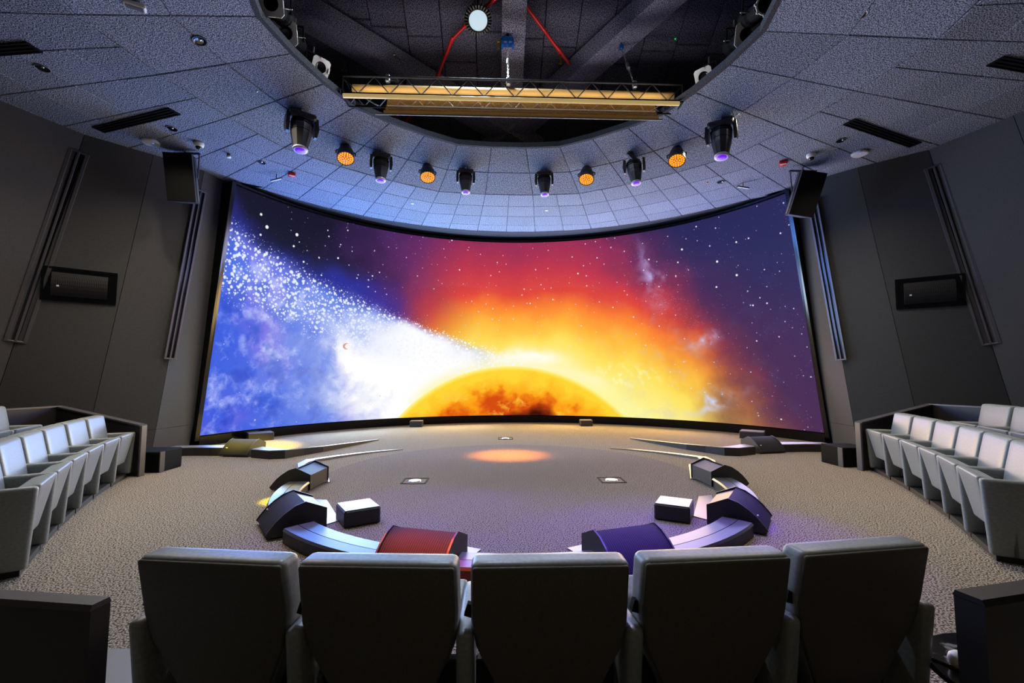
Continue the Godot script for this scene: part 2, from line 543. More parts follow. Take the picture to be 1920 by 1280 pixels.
	for k in 3600:
		var u := rng.randf()
		var v := rng.randf()
		var X := (u * 2.0 - 1.0) * 8.0
		var Y := v * 5.1
		var ds := sqrt(X * X + (Y + 2.66) * (Y + 2.66)) - 4.2
		if ds < 0.6: continue
		if X < -1 and Y < 1.78 - 0.31 * X and rng.randf() < 0.75: continue
		var big := pow(rng.randf(), 9.0)
		var rad := 0.42 + 1.7 * big
		var tone := Color(0.75, 0.82, 1.0).lerp(Color(1, 0.9, 0.92), rng.randf())
		var power := 0.25 + 0.75 * pow(rng.randf(), 2.2) + big
		dot(im, u * W, (1.0 - v) * H, rad, tone, power)
	for e in [[-7.3, 4.72, 3.2], [-7.12, 4.5, 4.2], [-6.35, 4.52, 4.0], [-7.25, 4.3, 2.6], [-6.4, 4.25, 2.8], [-6.1, 3.95, 2.6], [-7.1, 3.9, 2.6], [-6.3, 3.6, 2.6], [-5.2, 4.2, 2.6], [-5.6, 3.72, 2.2], [-4.2, 3.9, 2.2], [6.1, 4.05, 3.0], [6.65, 4.4, 2.4], [6.0, 3.45, 2.4], [6.55, 3.65, 3.0], [5.2, 4.5, 2.8], [5.05, 4.2, 2.2], [6.85, 2.9, 2.2], [2.1, 4.2, 2.4], [0.6, 3.4, 2.2], [1.3, 3.5, 2.2], [3.1, 3.2, 2.0], [-1.6, 4.3, 2.2]]:
		dot(im, (e[0] / 16.0 + 0.5) * W, (1.0 - e[1] / 5.1) * H, e[2], Color(0.95, 0.97, 1.0), 1.0)
	for k in 420:
		var X := 3.9 + rng.randfn(0.0, 0.5) + rng.randf() * 1.3
		var Y := 3.9 - (X - 3.9) * 0.8 + rng.randfn(0.0, 0.28) + (0.6 if X < 4.1 else 0.0)
		dot(im, (X / 16.0 + 0.5) * W, (1.0 - Y / 5.1) * H, 0.7, Color(0.8, 0.78, 1.0), rng.randf() * 0.6)
	# a small planet before the glow
	dot(im, (-4.77 / 16.0 + 0.5) * W, (1.0 - 2.02 / 5.1) * H, 9.0, Color(0.84, 0.62, 0.6), 1.0)
	dot(im, (-4.73 / 16.0 + 0.5) * W, (1.0 - 2.02 / 5.1) * H, 7.6, Color(1, 0.97, 0.95), 1.0)
	return ImageTexture.create_from_image(im)

func dot(im: Image, x: float, y: float, rad: float, c: Color, power: float) -> void:
	var k := int(ceil(rad)) + 1
	for j in range(-k, k + 1):
		for i in range(-k, k + 1):
			var X := int(x) + i
			var Y := int(y) + j
			if X < 0 or Y < 0 or X >= im.get_width() or Y >= im.get_height(): continue
			var d := Vector2(X + 0.5 - x, Y + 0.5 - y).length()
			var w := clampf((rad + 0.5 - d), 0.0, 1.0) * minf(power, 1.0)
			if w > 0.0: im.set_pixel(X, Y, im.get_pixel(X, Y).lerp(c, w))

func screen() -> void:
	var t := thing("video_screen", "giant curved video screen showing a glowing sun and a blue debris belt", "screen")
	var N := 64
	var s := S()
	s.set_smooth_group(0)
	for k in N:
		var q := []
		for e in [[k, 0.0], [k + 1, 0.0], [k + 1, 1.0], [k, 1.0]]:
			var a: float = -1.0 + 2.0 * e[0] / N
			q.append([on_screen(a, e[1]), Vector2(e[0] / float(N), 1.0 - e[1])])
		for e in [0, 2, 1, 0, 3, 2]:
			s.set_uv(q[e][1]); s.add_vertex(q[e][0])
	var m := mat(Color(0.01, 0.01, 0.012), 0.6, 0.0, 0.2)
	m.emission_enabled = true
	m.emission = Color.WHITE
	m.emission_operator = BaseMaterial3D.EMISSION_OP_MULTIPLY
	m.emission_texture = screen_picture()
	m.emission_energy_multiplier = 1.0
	m.texture_repeat = false
	obj("display", s, m, t)
	s = S()
	var edge := func(v0: float, v1: float, o0: float, o1: float, called: String, mm: Material):
		var e := S()
		for k in N:
			var a := -1.0 + 2.0 * k / N
			var b := -1.0 + 2.0 * (k + 1) / N
			loft(e, [[on_screen(a, v0, o0), on_screen(a, v1, o0), on_screen(a, v1, o1), on_screen(a, v0, o1)], [on_screen(b, v0, o0), on_screen(b, v1, o0), on_screen(b, v1, o1), on_screen(b, v0, o1)]])
		obj(called, e, mm, t)
	edge.call(-0.004, 1.004, 0.02, 0.3, "housing", M.black)
	edge.call(-0.045, -0.0045, -0.03, 0.28, "base", M.gloss)
	edge.call(1.0045, 1.012, -0.02, 0.28, "top_trim", M.gloss)
	for e in [-1.0, 1.0]:
		s = S()
		var a0: float = e * 1.0006
		var a1: float = e * 1.012
		loft(s, [[on_screen(a0, -0.02, -0.03), on_screen(a1, -0.02, -0.03), on_screen(a1, -0.02, 0.3), on_screen(a0, -0.02, 0.3)], [on_screen(a0, 1.01, -0.03), on_screen(a1, 1.01, -0.03), on_screen(a1, 1.01, 0.3), on_screen(a0, 1.01, 0.3)]])
		obj("side_trim", s, M.gloss, t)

# ---------------------------------------------------------------- the ceiling
func soffit_r(t: float) -> float: return 5.5 + 0.66 * pow(absf(t) / 1.152, 2.0)

func room_plan(out := 0.0) -> PackedVector2Array:
	var p := PackedVector2Array()
	for k in range(6, -1, -1): p.append(Vector2(WALL_L[k][0] - 0.04 - out, WALL_L[k][2]))
	for k in 25:
		var t := deg_to_rad(-66.0 + 132.0 * k / 24.0)
		var r := soffit_r(t) + out
		p.append(Vector2(0.19 + r * sin(t), 6.72 + r * cos(t)))
	for k in 7: p.append(Vector2(WALL_R[k][0] + 0.04 + out, WALL_R[k][2]))
	return p

func fold_at(k: float, grow := 1.0) -> Vector2: # k in tenths of the circle, corners at whole numbers
	var i := floorf(k)
	var f := k - i
	var a := deg_to_rad(-18.0 + 36.0 * i)
	var b := deg_to_rad(18.0 + 36.0 * i)
	var flat := Vector2(sin(a), cos(a)).lerp(Vector2(sin(b), cos(b)), f) * 4.95
	return Vector2(0.05, 4.88) + flat.lerp(flat.normalized() * 4.88, 0.55) * grow

func eye_at(k: float) -> Vector2:
	var i := floorf(k)
	var f := k - i
	var a := deg_to_rad(-18.0 + 36.0 * i)
	var b := deg_to_rad(18.0 + 36.0 * i)
	var flat := Vector2(sin(a), cos(a)).lerp(Vector2(sin(b), cos(b)), f) * 3.2
	return Vector2(0.0, 5.32) + flat.lerp(flat.normalized() * 3.12, 0.55)

func tile(parent: Node, pts: Array, m: Material, thick := 0.03, gap := 0.005) -> void:
	var c := mean(pts)
	var low := []
	var mid := []
	var top := []
	for p in pts:
		var dir: Vector3 = (c - p).normalized()
		low.append(p + dir * (gap + 0.012)); mid.append(p + dir * gap + Vector3(0, 0.009, 0)); top.append(p + dir * gap + Vector3(0, thick, 0))
	var s := S()
	loft(s, [low, mid, top])
	obj("ceiling_tile", s, m, parent)

func ceiling() -> void:
	var c := structure("ceiling")
	var rng := RandomNumberGenerator.new()
	rng.seed = 5
	# two rows of tiles on the slope up to the round opening
	for k in 30:
		for r in 2:
			var p := []
			for e in [[k, r], [k + 1, r], [k + 1, r + 1], [k, r + 1]]:
				var w: float = e[1] / 2.0
				var q := fold_at(e[0] / 3.0).lerp(eye_at(e[0] / 3.0), w)
				p.append(V(q.x, lerpf(CEIL, 5.8, w) + 0.0, q.y))
			var dz := rng.randf() * 0.004
			for i in 4: p[i].y += dz
			tile(c, p, M["tile%d" % (rng.randi() % 3)])
	# flat tiles from the fold to the walls
	var plan := room_plan()
	var grow := [1.0, 1.14, 1.28, 1.42, 1.57, 1.72, 1.88, 2.05]
	for r in 7:
		for k in 60:
			var poly := PackedVector2Array([fold_at(k / 6.0, grow[r]), fold_at((k + 1) / 6.0, grow[r]), fold_at((k + 1) / 6.0, grow[r + 1]), fold_at(k / 6.0, grow[r + 1])])
			if poly[0].y < 2.0 and poly[1].y < 2.0:
				continue
			for cut in Geometry2D.intersect_polygons(poly, plan):
				var area2 := 0.0
				for i in cut.size(): area2 += cut[i].cross(cut[(i + 1) % cut.size()])
				if absf(area2) < 0.03: continue
				var p := []
				var dz := rng.randf() * 0.003
				for q in cut: p.append(V(q.x, CEIL + dz, q.y))
				tile(c, p, M["tile%d" % (rng.randi() % 3)])
	# the dark deck that the tiles are fixed to
	var s := S()
	var wide := room_plan(0.25)
	for kk in 30:
		var k := kk / 3.0
		var poly := PackedVector2Array([fold_at(k), fold_at(k + 0.333333), fold_at(k + 0.333333, 3.2), fold_at(k, 3.2)])
		for cut in Geometry2D.intersect_polygons(poly, wide):
			var a := []
			var b := []
			for q in cut:
				a.append(V(q.x, CEIL + 0.032, q.y)); b.append(V(q.x, CEIL + 0.08, q.y))
			var ids := Geometry2D.triangulate_polygon(cut)
			for i in range(0, ids.size(), 3):
				loft(s, [[a[ids[i]], a[ids[i + 1]], a[ids[i + 2]]], [b[ids[i]], b[ids[i + 1]], b[ids[i + 2]]]])
		var f0 := fold_at(k); var f1 := fold_at(k + 0.333333); var e0 := eye_at(k); var e1 := eye_at(k + 0.333333)
		loft(s, [[V(f0.x, CEIL + 0.034, f0.y), V(f1.x, CEIL + 0.034, f1.y), V(e1.x, 5.834, e1.y), V(e0.x, 5.834, e0.y)], [V(f0.x, CEIL + 0.08, f0.y), V(f1.x, CEIL + 0.08, f1.y), V(e1.x, 5.88, e1.y), V(e0.x, 5.88, e0.y)]])
	obj("deck", s, M.backing, c)
	# the rim of the opening
	var t := structure("trim_1")
	for k in 30:
		s = S()
		var A := eye_at(k / 3.0); var B := eye_at((k + 0.99999) / 3.0)
		var ai := A.lerp(Vector2(0, 5.32), 0.02); var bi := B.lerp(Vector2(0, 5.32), 0.02)
		loft(s, [[V(A.x, 5.79, A.y), V(B.x, 5.79, B.y), V(bi.x, 5.79, bi.y), V(ai.x, 5.79, ai.y)], [V(A.x, 5.885, A.y), V(B.x, 5.885, B.y), V(bi.x, 5.885, bi.y), V(ai.x, 5.885, ai.y)]])
		obj("rim_board", s, M.fascia, t)
	# the dark curved soffit above the screen
	t = structure("trim_2")
	s = S()
	var prof := [[5.5, 5.4], [5.62, 5.41], [5.8, 5.44], [5.95, 5.47], [6.12, 5.47], [6.3, 5.45]]
	for k in 40:
		for j in prof.size() - 1:
			var q := []
			for e in [[k, j], [k + 1, j], [k + 1, j + 1], [k, j + 1]]:
				var a := deg_to_rad(-67.0 + 134.0 * e[0] / 40.0)
				var rr := lerpf(soffit_r(a), 6.32, (prof[e[1]][0] - 5.5) / 0.8)
				q.append(V(0.19 + rr * sin(a), prof[e[1]][1], 6.72 + rr * cos(a)))
			var up := []
			for p in q: up.append(p + Vector3(0, 0.05, 0))
			loft(s, [q, up])
	obj("soffit", s, M.fascia, t)

# the sloping roof above the round opening
func roof(x: float, d: float, off := 0.0) -> Vector3: return V(x, 6.65 - off + (9.0 - d) * 0.55, d)

func upper_roof() -> void:
	var c := structure("roof")
	var rng := RandomNumberGenerator.new()
	rng.seed = 11
	for i in 16:
		var x0 := -4.8 + 0.6 * i
		var d := 10.3 - rng.randf() * 0.9
		var top := 10.3
		while top > 5.6:
			var low := maxf(d, 5.5)
			if top - low > 0.1:
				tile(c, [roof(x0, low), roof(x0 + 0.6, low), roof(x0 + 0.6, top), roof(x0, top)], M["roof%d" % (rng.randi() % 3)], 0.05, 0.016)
			top = d
			d -= 1.05
	var s := S()
	loft(s, [[roof(-5.2, 10.8, -0.045), roof(5.2, 10.8, -0.045), roof(5.2, 1.0, -0.045), roof(-5.2, 1.0, -0.045)], [roof(-5.2, 10.8, -0.3), roof(5.2, 10.8, -0.3), roof(5.2, 1.0, -0.3), roof(-5.2, 1.0, -0.3)]])
	obj("deck", s, M.backing, c)
	s = S()
	for e in [-5.2, 5.2]: box(s, V(e, 8.4, 5.9), Vector3(0.1, 5.6, 9.8))
	box(s, V(0, 8.4, 1.0), Vector3(10.5, 5.6, 0.1))
	obj("drum", s, M.backing, c)
	# three ribs that fan out
	var n := Vector3(0, 1, -0.55).normalized()
	for e in [Vector2(-3.86, 6.96), Vector2(0.05, 5.0), Vector2(2.57, 6.81)]:
		var a := roof(0.05, 9.6, 0.02)
		var dir := (roof(e.x, e.y, 0.02) - roof(0.05, 9.05, 0.02)).normalized()
		a = roof(0.05, 9.05, 0.02) - dir * 0.7
		var b := a + dir * 5.4
		var side := dir.cross(Vector3.UP).normalized() * (0.2 if absf(e.x) < 1 else 0.24)
		var down := Vector3(0, -0.34, 0)
		s = S()
		loft(s, [[a - side, a + side, a + side + down, a - side + down], [b - side, b + side, b + side + down, b - side + down]])
		obj("rib", s, M.beam, c)

# ---------------------------------------------------------------- the stage
func ring_pt(deg: float, r: float, y: float) -> Vector3:
	return V(sin(deg_to_rad(deg)) * r, y, 6.1 + cos(deg_to_rad(deg)) * r)

func band(s: SurfaceTool, d0: float, d1: float, n: int, sec: Array) -> void:
	for k in n:
		var rings := []
		for e in [d0 + (d1 - d0) * k / n, d0 + (d1 - d0) * (k + 1) / n]:
			var r := []
			for p in sec: r.append(ring_pt(e, p[0], p[1]))
			rings.append(r)
		loft(s, rings)

func monitor(label: String, at: Vector3, turn: float, width := 0.5) -> Node3D:
	var t := thing("stage_monitor", label, "speaker", at, turn, "wedge monitors round the stage")
	var h := width / 2.0
	var front := []
	for j in 11:
		var q := Vector2(-0.275, 0.03).bezier_interpolate(Vector2(-0.19, 0.15), Vector2(-0.08, 0.24), Vector2(0.045, 0.265), j / 10.0)
		front.append([q.x, q.y])
	var s := S()
	var body := [[-0.25, 0.0], [-0.262, 0.03], [-0.18, 0.115], [-0.11, 0.18], [-0.03, 0.228], [0.045, 0.252], [0.225, 0.18], [0.225, 0.0]]
	profile_x(s, body, -h + 0.012, h - 0.012)
	obj("cabinet", s, M.cabinet, t)
	s = S()
	for j in 10:
		var q := []
		for e in [[j, 0], [j + 1, 0], [j + 1, 1], [j, 1]]: q.append(Vector3((h - 0.014) * (2 * e[1] - 1), front[e[0]][1], front[e[0]][0]))
		s.set_smooth_group(0)
		tri(s, q[0], q[1], q[2], Vector3(0, -1, 1)); tri(s, q[0], q[2], q[3], Vector3(0, -1, 1))
	obj("grille", s, M.grille, t)
	for e in [-1.0, 1.0]:
		s = S()
		profile_x(s, [[-0.255, -0.0], [-0.285, 0.03], [-0.252, 0.075], [-0.2, 0.135], [-0.13, 0.195], [-0.045, 0.249], [0.045, 0.275], [0.235, 0.19], [0.235, 0.0]], e * h, e * (h - 0.014))
		obj("side_cheek", s, M.cabinet, t)
	if label.begins_with("red"):
		var tm := TextMesh.new()
		tm.text = "d&b"
		tm.font_size = 32
		tm.pixel_size = 0.0014
		tm.depth = 0.004
		share("badge", tm, M.white, t, Transform3D(Basis(Vector3.UP, PI) * Basis(Vector3.RIGHT, -0.75), Vector3(h * 0.8, 0.105, -0.232)))
		return t
	s = S()
	box(s, Vector3(h * 0.72, 0.135, -0.197), Vector3(0.03, 0.012, 0.012), Basis(Vector3.RIGHT, -0.7))
	obj("badge", s, M.white, t)
	return t

func plate_quad(label: String, pts: Array, group := "") -> void:
	var t := thing("floor_plate", label, "plate", Vector3.ZERO, 0.0, group)
	var a := []
	var b := []
	for p in pts:
		a.append(V(p[0], 0.0, p[1])); b.append(V(p[0], 0.014, p[1]))
	var s := S()
	loft(s, [a, b])
	obj("sheet", s, M.plate, t)

func floor_box(label: String, c: Vector3, ax: Vector3, az: Vector3, h: float, group: String) -> void:
	var t := thing("stage_box", label, "box", c, 0.0, group)
	var b := Basis(ax.normalized(), Vector3.UP, ax.normalized().cross(Vector3.UP))
	var s := S()
	cbox(s, Vector3(0, h / 2.0, 0), Vector3(ax.length(), h, az.length()), 0.012, b)
	obj("case", s, M.cabinet, t)
	s = S()
	cbox(s, Vector3(0, h + 0.003, 0), Vector3(ax.length() - 0.02, 0.006, az.length() - 0.02), 0.002, b)
	obj("lid", s, M.lid, t)

func stage() -> void:
	# the low ring: a run of sections between the monitors
	var names := ["in front of the middle seat", "between the red lit and left ring monitors", "between the purple lit and right ring monitors", "behind the left ring monitor", "behind the right ring monitor"]
	var spans := [[-191.0, -169.0], [-156.0, -133.0], [156.0, 133.0], [-116.0, -92.0], [116.0, 92.0]]
	for k in 5:
		var t := thing("stage_kerb", "curved low steel topped kerb of the stage ring " + names[k], "kerb", Vector3.ZERO, 0.0, "sections of the stage ring")
		var e: Array = spans[k]
		if k == 0: e = [169.0, 191.0]
		var s := S()
		band(s, e[0], e[1], 8, [[2.86, 0.0], [2.86, 0.105], [2.6, 0.105], [2.6, 0.0]])
		obj("kerb_body", s, M.partition, t)
		s = S()
		band(s, e[0], e[1], 8, [[2.865, 0.106], [2.85, 0.125], [2.738, 0.13], [2.738, 0.106]])
		obj("outer_strip", s, M.steel, t)
		s = S()
		band(s, e[0], e[1], 8, [[2.73, 0.106], [2.73, 0.13], [2.595, 0.13], [2.585, 0.106]])
		obj("inner_strip", s, M.steel, t)
	# monitors on the ring
	var ring := [[-162.5, "red lit wedge monitor on the stage ring behind the second seat"], [163.0, "purple lit wedge monitor on the stage ring near the fourth seat"], [-124.5, "ribbed wedge monitor on the ring beside the left stage box"], [125.5, "ribbed wedge monitor on the ring beside the right stage box"], [-87.0, "small looking wedge monitor at the far left end of the ring"], [87.0, "small looking wedge monitor at the far right end of the ring"]]
	for e in ring:
		var r := 2.66 if absf(e[0]) > 100 else 2.8
		monitor(e[1], ring_pt(e[0], r, 0.016), facing(sin(deg_to_rad(e[0])), cos(deg_to_rad(e[0]))), 0.56)
	monitor("wedge monitor facing the left seats with yellow light on top", V(-4.9, 0.016, 8.75), facing(-0.15, -1.0), 0.54)
	monitor("wedge monitor facing the right seats beside the raised kerb", V(4.92, 0.016, 8.75), facing(0.2, -1.0), 0.56)
	# plates on the floor behind the monitors
	for k in 2:
		var m := -1.0 if k == 0 else 1.0
		var side := "left" if k == 0 else "right"
		plate_quad("pale metal plate on the carpet behind the far %s ring monitor" % side, [[m * 3.08, 7.42], [m * 2.93, 7.48], [m * 2.5, 6.42], [m * 2.7, 6.42]])
		plate_quad("pale metal plate on the carpet behind the ribbed %s ring monitor" % side, [[m * 2.38, 5.55], [m * 2.2, 5.5], [m * 1.8, 4.74], [m * 1.9, 4.6], [m * 2.05, 4.66]])
		plate_quad("pale metal plate behind the %s lit front monitor" % ("red" if k == 0 else "purple"), [[m * 0.36, 3.92], [m * 0.52, 4.0], [m * 1.0, 4.02], [m * 1.05, 3.85], [m * 0.5, 3.62]])
		# thin strip lying on the floor, carrying the ring on
		var t := thing("floor_strip", "thin pale strip curving over the carpet from the far %s ring monitor" % side, "strip", Vector3.ZERO, 0.0, "strips on the stage floor")
		var pts := [[2.07, 9.2], [2.45, 8.97], [2.78, 8.68], [3.08, 8.34], [3.36, 7.95], [3.3, 7.5], [3.1, 7.1]]
		var s := S()
		for j in pts.size() - 1:
			var a := Vector2(pts[j][0], pts[j][1]); var b := Vector2(pts[j + 1][0], pts[j + 1][1])
			var wa := 0.015 + 0.012 * j; var wb := 0.015 + 0.012 * (j + 1)
			if j >= 4: wa += 0.04; wb += 0.05
			var na := (a - Vector2(0, 6.1)).normalized() * wa; var nb := (b - Vector2(0, 6.1)).normalized() * wb
			loft(s, [[V(m * (a.x - na.x), 0, a.y - na.y), V(m * (a.x + na.x), 0, a.y + na.y), V(m * (a.x + na.x), 0.014 + 0.008 * j, a.y + na.y), V(m * (a.x - na.x), 0.014 + 0.008 * j, a.y - na.y)],
				[V(m * (b.x - nb.x), 0, b.y - nb.y), V(m * (b.x + nb.x), 0, b.y + nb.y), V(m * (b.x + nb.x), 0.022 + 0.008 * j, b.y + nb.y), V(m * (b.x - nb.x), 0.022 + 0.008 * j, b.y - nb.y)]])
		obj("strip", s, M.plate, t)
		# raised outer arm that tapers into the floor
		t = thing("stage_edging", "low dark curved kerb tapering into the carpet on the %s of the stage" % side, "kerb", Vector3.ZERO, 0.0, "outer arms of the stage")
		var arm := [[2.92, 10.6, 0.01, 0.03], [3.25, 9.75, 0.06, 0.05], [3.6, 8.98, 0.1, 0.06], [3.95, 8.3, 0.14, 0.08], [4.2, 8.24, 0.14, 0.24], [4.6, 8.42, 0.14, 0.3], [5.2, 8.62, 0.14, 0.3], [5.75, 8.66, 0.14, 0.3], [6.25, 8.6, 0.14, 0.3]]
		var body := S()
		var top := S()
		for j in arm.size() - 1:
			if j == 5: # the monitor stands in this gap
				obj("kerb_body", body, M.partition, t)
				obj("top_strip", top, M.plate, t)
				body = S()
				top = S()
				continue
			var rr := []
			var tr := []
			for e in [arm[j], arm[j + 1]]:
				var dep: float = e[3]
				var dx := 0.0 if e[0] < 3.97 else -0.05
				var ex: float = e[0]
				var inx := -dep if e[0] < 3.9 else dx
				var ind := dep * 0.3 if e[0] < 3.9 else dep
				rr.append([V(m * ex, 0, e[1]), V(m * ex, e[2], e[1]), V(m * (ex + inx), e[2], e[1] + ind), V(m * (ex + inx), 0, e[1] + ind)])
				tr.append([V(m * ex, e[2] + 0.001, e[1] + 0.02), V(m * ex, e[2] + 0.009, e[1] + 0.02), V(m * (ex + inx), e[2] + 0.009, e[1] + ind), V(m * (ex + inx), e[2] + 0.001, e[1] + ind)])
			loft(body, rr); loft(top, tr)
		obj("kerb_body", body, M.partition, t)
		obj("top_strip", top, M.plate, t)
	# boxes
	floor_box("dark box with pale lid on the left of the stage floor", V(-1.62, 0.005, 4.74), Vector3(0.3, 0, -0.18), Vector3(0, 0, 0.36), 0.155, "boxes on the stage floor")
	floor_box("dark box with pale lid on the right of the stage floor", V(1.6, 0.005, 4.74), Vector3(0.3, 0, 0.17), Vector3(0, 0, 0.34), 0.155, "boxes on the stage floor")
	floor_box("small dark box on the carpet under the left half of the screen", V(-2.5, 0, 13.35), Vector3(0.36, 0, 0), Vector3(0, 0, 0.26), 0.17, "boxes along the foot of the screen")
	floor_box("small dark box on the carpet under the right half of the screen", V(2.42, 0, 13.4), Vector3(0.36, 0, 0), Vector3(0, 0, 0.26), 0.17, "boxes along the foot of the screen")
	floor_box("yellow topped box behind the left outer monitor near the screen", V(-5.62, 0, 10.75), Vector3(0.42, 0, -0.3), Vector3(0, 0, 0.4), 0.17, "boxes along the foot of the screen")
	floor_box("dark box behind the right outer monitor near the screen", V(5.8, 0, 10.6), Vector3(0.42, 0, 0.3), Vector3(0, 0, 0.4), 0.17, "boxes along the foot of the screen")
	# round lamps let into the floor
	for e in [[-1.35, 6.47, "round floor lamp in square frame on the left of the stage"], [1.38, 6.42, "round floor lamp in square frame on the right of the stage"], [0.0, 10.74, "round floor lamp in square frame far back near the screen"]]:
		var t := thing("floor_lamp", e[2], "floor lamp", V(e[0], 0.003, e[1]), 0.0, "lamps let into the stage floor")
		var s := S()
		for q in [[0, 0.16, 0.34, 0.02], [0, -0.16, 0.34, 0.02], [0.16, 0, 0.02, 0.34], [-0.16, 0, 0.02, 0.34]]:
			box(s, Vector3(q[0], 0.004, q[1]), Vector3(q[2], 0.008, q[3]))
		obj("frame", s, M.black, t)
		s = S()
		lathe(s, Vector3.ZERO, Vector3.UP, [[0.085, 0.0], [0.08, 0.012], [0.072, 0.012]], 28)
		obj("ring", s, M.chrome, t)
		s = S()
		lathe(s, Vector3.ZERO, Vector3.UP, [[0.07, 0.0], [0.07, 0.014], [0.0, 0.018]], 28)
		obj("lens", s, M.floor_lamp, t)
		var l := OmniLight3D.new()
		l.name = "light"
		t.add_child(l)
		l.position = Vector3(0, 0.06, 0)
		l.light_color = Color(1, 0.97, 0.9)
		l.light_energy = 0.02
		l.light_size = 0.05
		l.omni_range = 20
		l.omni_attenuation = 2.0
		l.shadow_enabled = true

# ---------------------------------------------------------------- seats
func chair(called: String, w: float, k: float, left_arm: bool, right_arm: bool) -> Node3D:
	# seat faces local -z, arm fronts at z = 0, k scales the whole chair
	var t := thing(called, "", "chair")
	var iw := w - 0.067 * k
	var bw := w - 0.046 * k
	var arm := func(x: float):
		var s := S()
		rbox(s, Vector3(0.064, 0.59, 0.46) * k, 0.026 * k, func(p: Vector3):
			var q := p + Vector3(x, 0.345 * k, 0.23 * k)
			q.z += 0.03 * k * (0.64 * k - q.y) / (0.6 * k) * (1.0 if p.z < 0 else -2.6)
			return q)
		obj("armrest", s, M.leather, t)
	if left_arm: arm.call(-w / 2.0)
	if right_arm: arm.call(w / 2.0)
	var s := S() # the tipped up seat
	rbox(s, Vector3(iw, 0.4 * k, 0.13 * k), 0.022 * k, func(p: Vector3):
		var f := (p.y + 0.2 * k) / (0.4 * k)
		var q := p
		q.x *= lerpf(0.66, 1.0, f)
		q.z = q.z * lerpf(0.75, 1.25, f) + lerpf(0.12, 0.075, f) * k
		q.y += 0.43 * k - 0.02 * k * (p.z / (0.065 * k)) * f
		return q)
	obj("seat", s, M.leather, t)
	s = S() # the back cushion: a shield that narrows below the arms
	var back_at := func(p: Vector3):
		var f := (p.y + 0.34 * k) / (0.68 * k)
		var q := p
		var y := 0.22 * k + f * 0.68 * k
		var cut := maxf(0.0, 0.6 * k - y) * 0.46
		q.x *= (bw / 2.0 - cut) / (bw / 2.0)
		q.z += lerpf(0.28, 0.425, f) * k
		q.y = y
		return q
	rbox(s, Vector3(bw, 0.68 * k, 0.13 * k), 0.03 * k, back_at)
	var cushion := obj("backrest", s, M.leather, t)
	s = S()
	rbox(s, Vector3(bw - 0.014 * k, 0.664 * k, 0.03 * k), 0.013 * k, func(p: Vector3): return back_at.call(p + Vector3(0, -0.004 * k, 0.056 * k)))
	obj("back_shell", s, M.shell, cushion)
	s = S()
	box(s, Vector3(0, 0.028, 0.22) * k, Vector3(w / k - 0.03, 0.056, 0.3) * k)
	cbox(s, Vector3(0, 0.24, 0.235) * k, Vector3(iw / k - 0.004, 0.38, 0.05) * k, 0.008 * k)
	obj("plinth", s, M.plinth, t)
	s = S()
	box(s, Vector3(-bw / 2.0 - 0.006 * k, 0.7 * k, 0.40 * k), Vector3(0.03, 0.045, 0.03) * k, Basis(Vector3.FORWARD, 0.3))
	obj("side_clip", s, M.black, t)
	return t

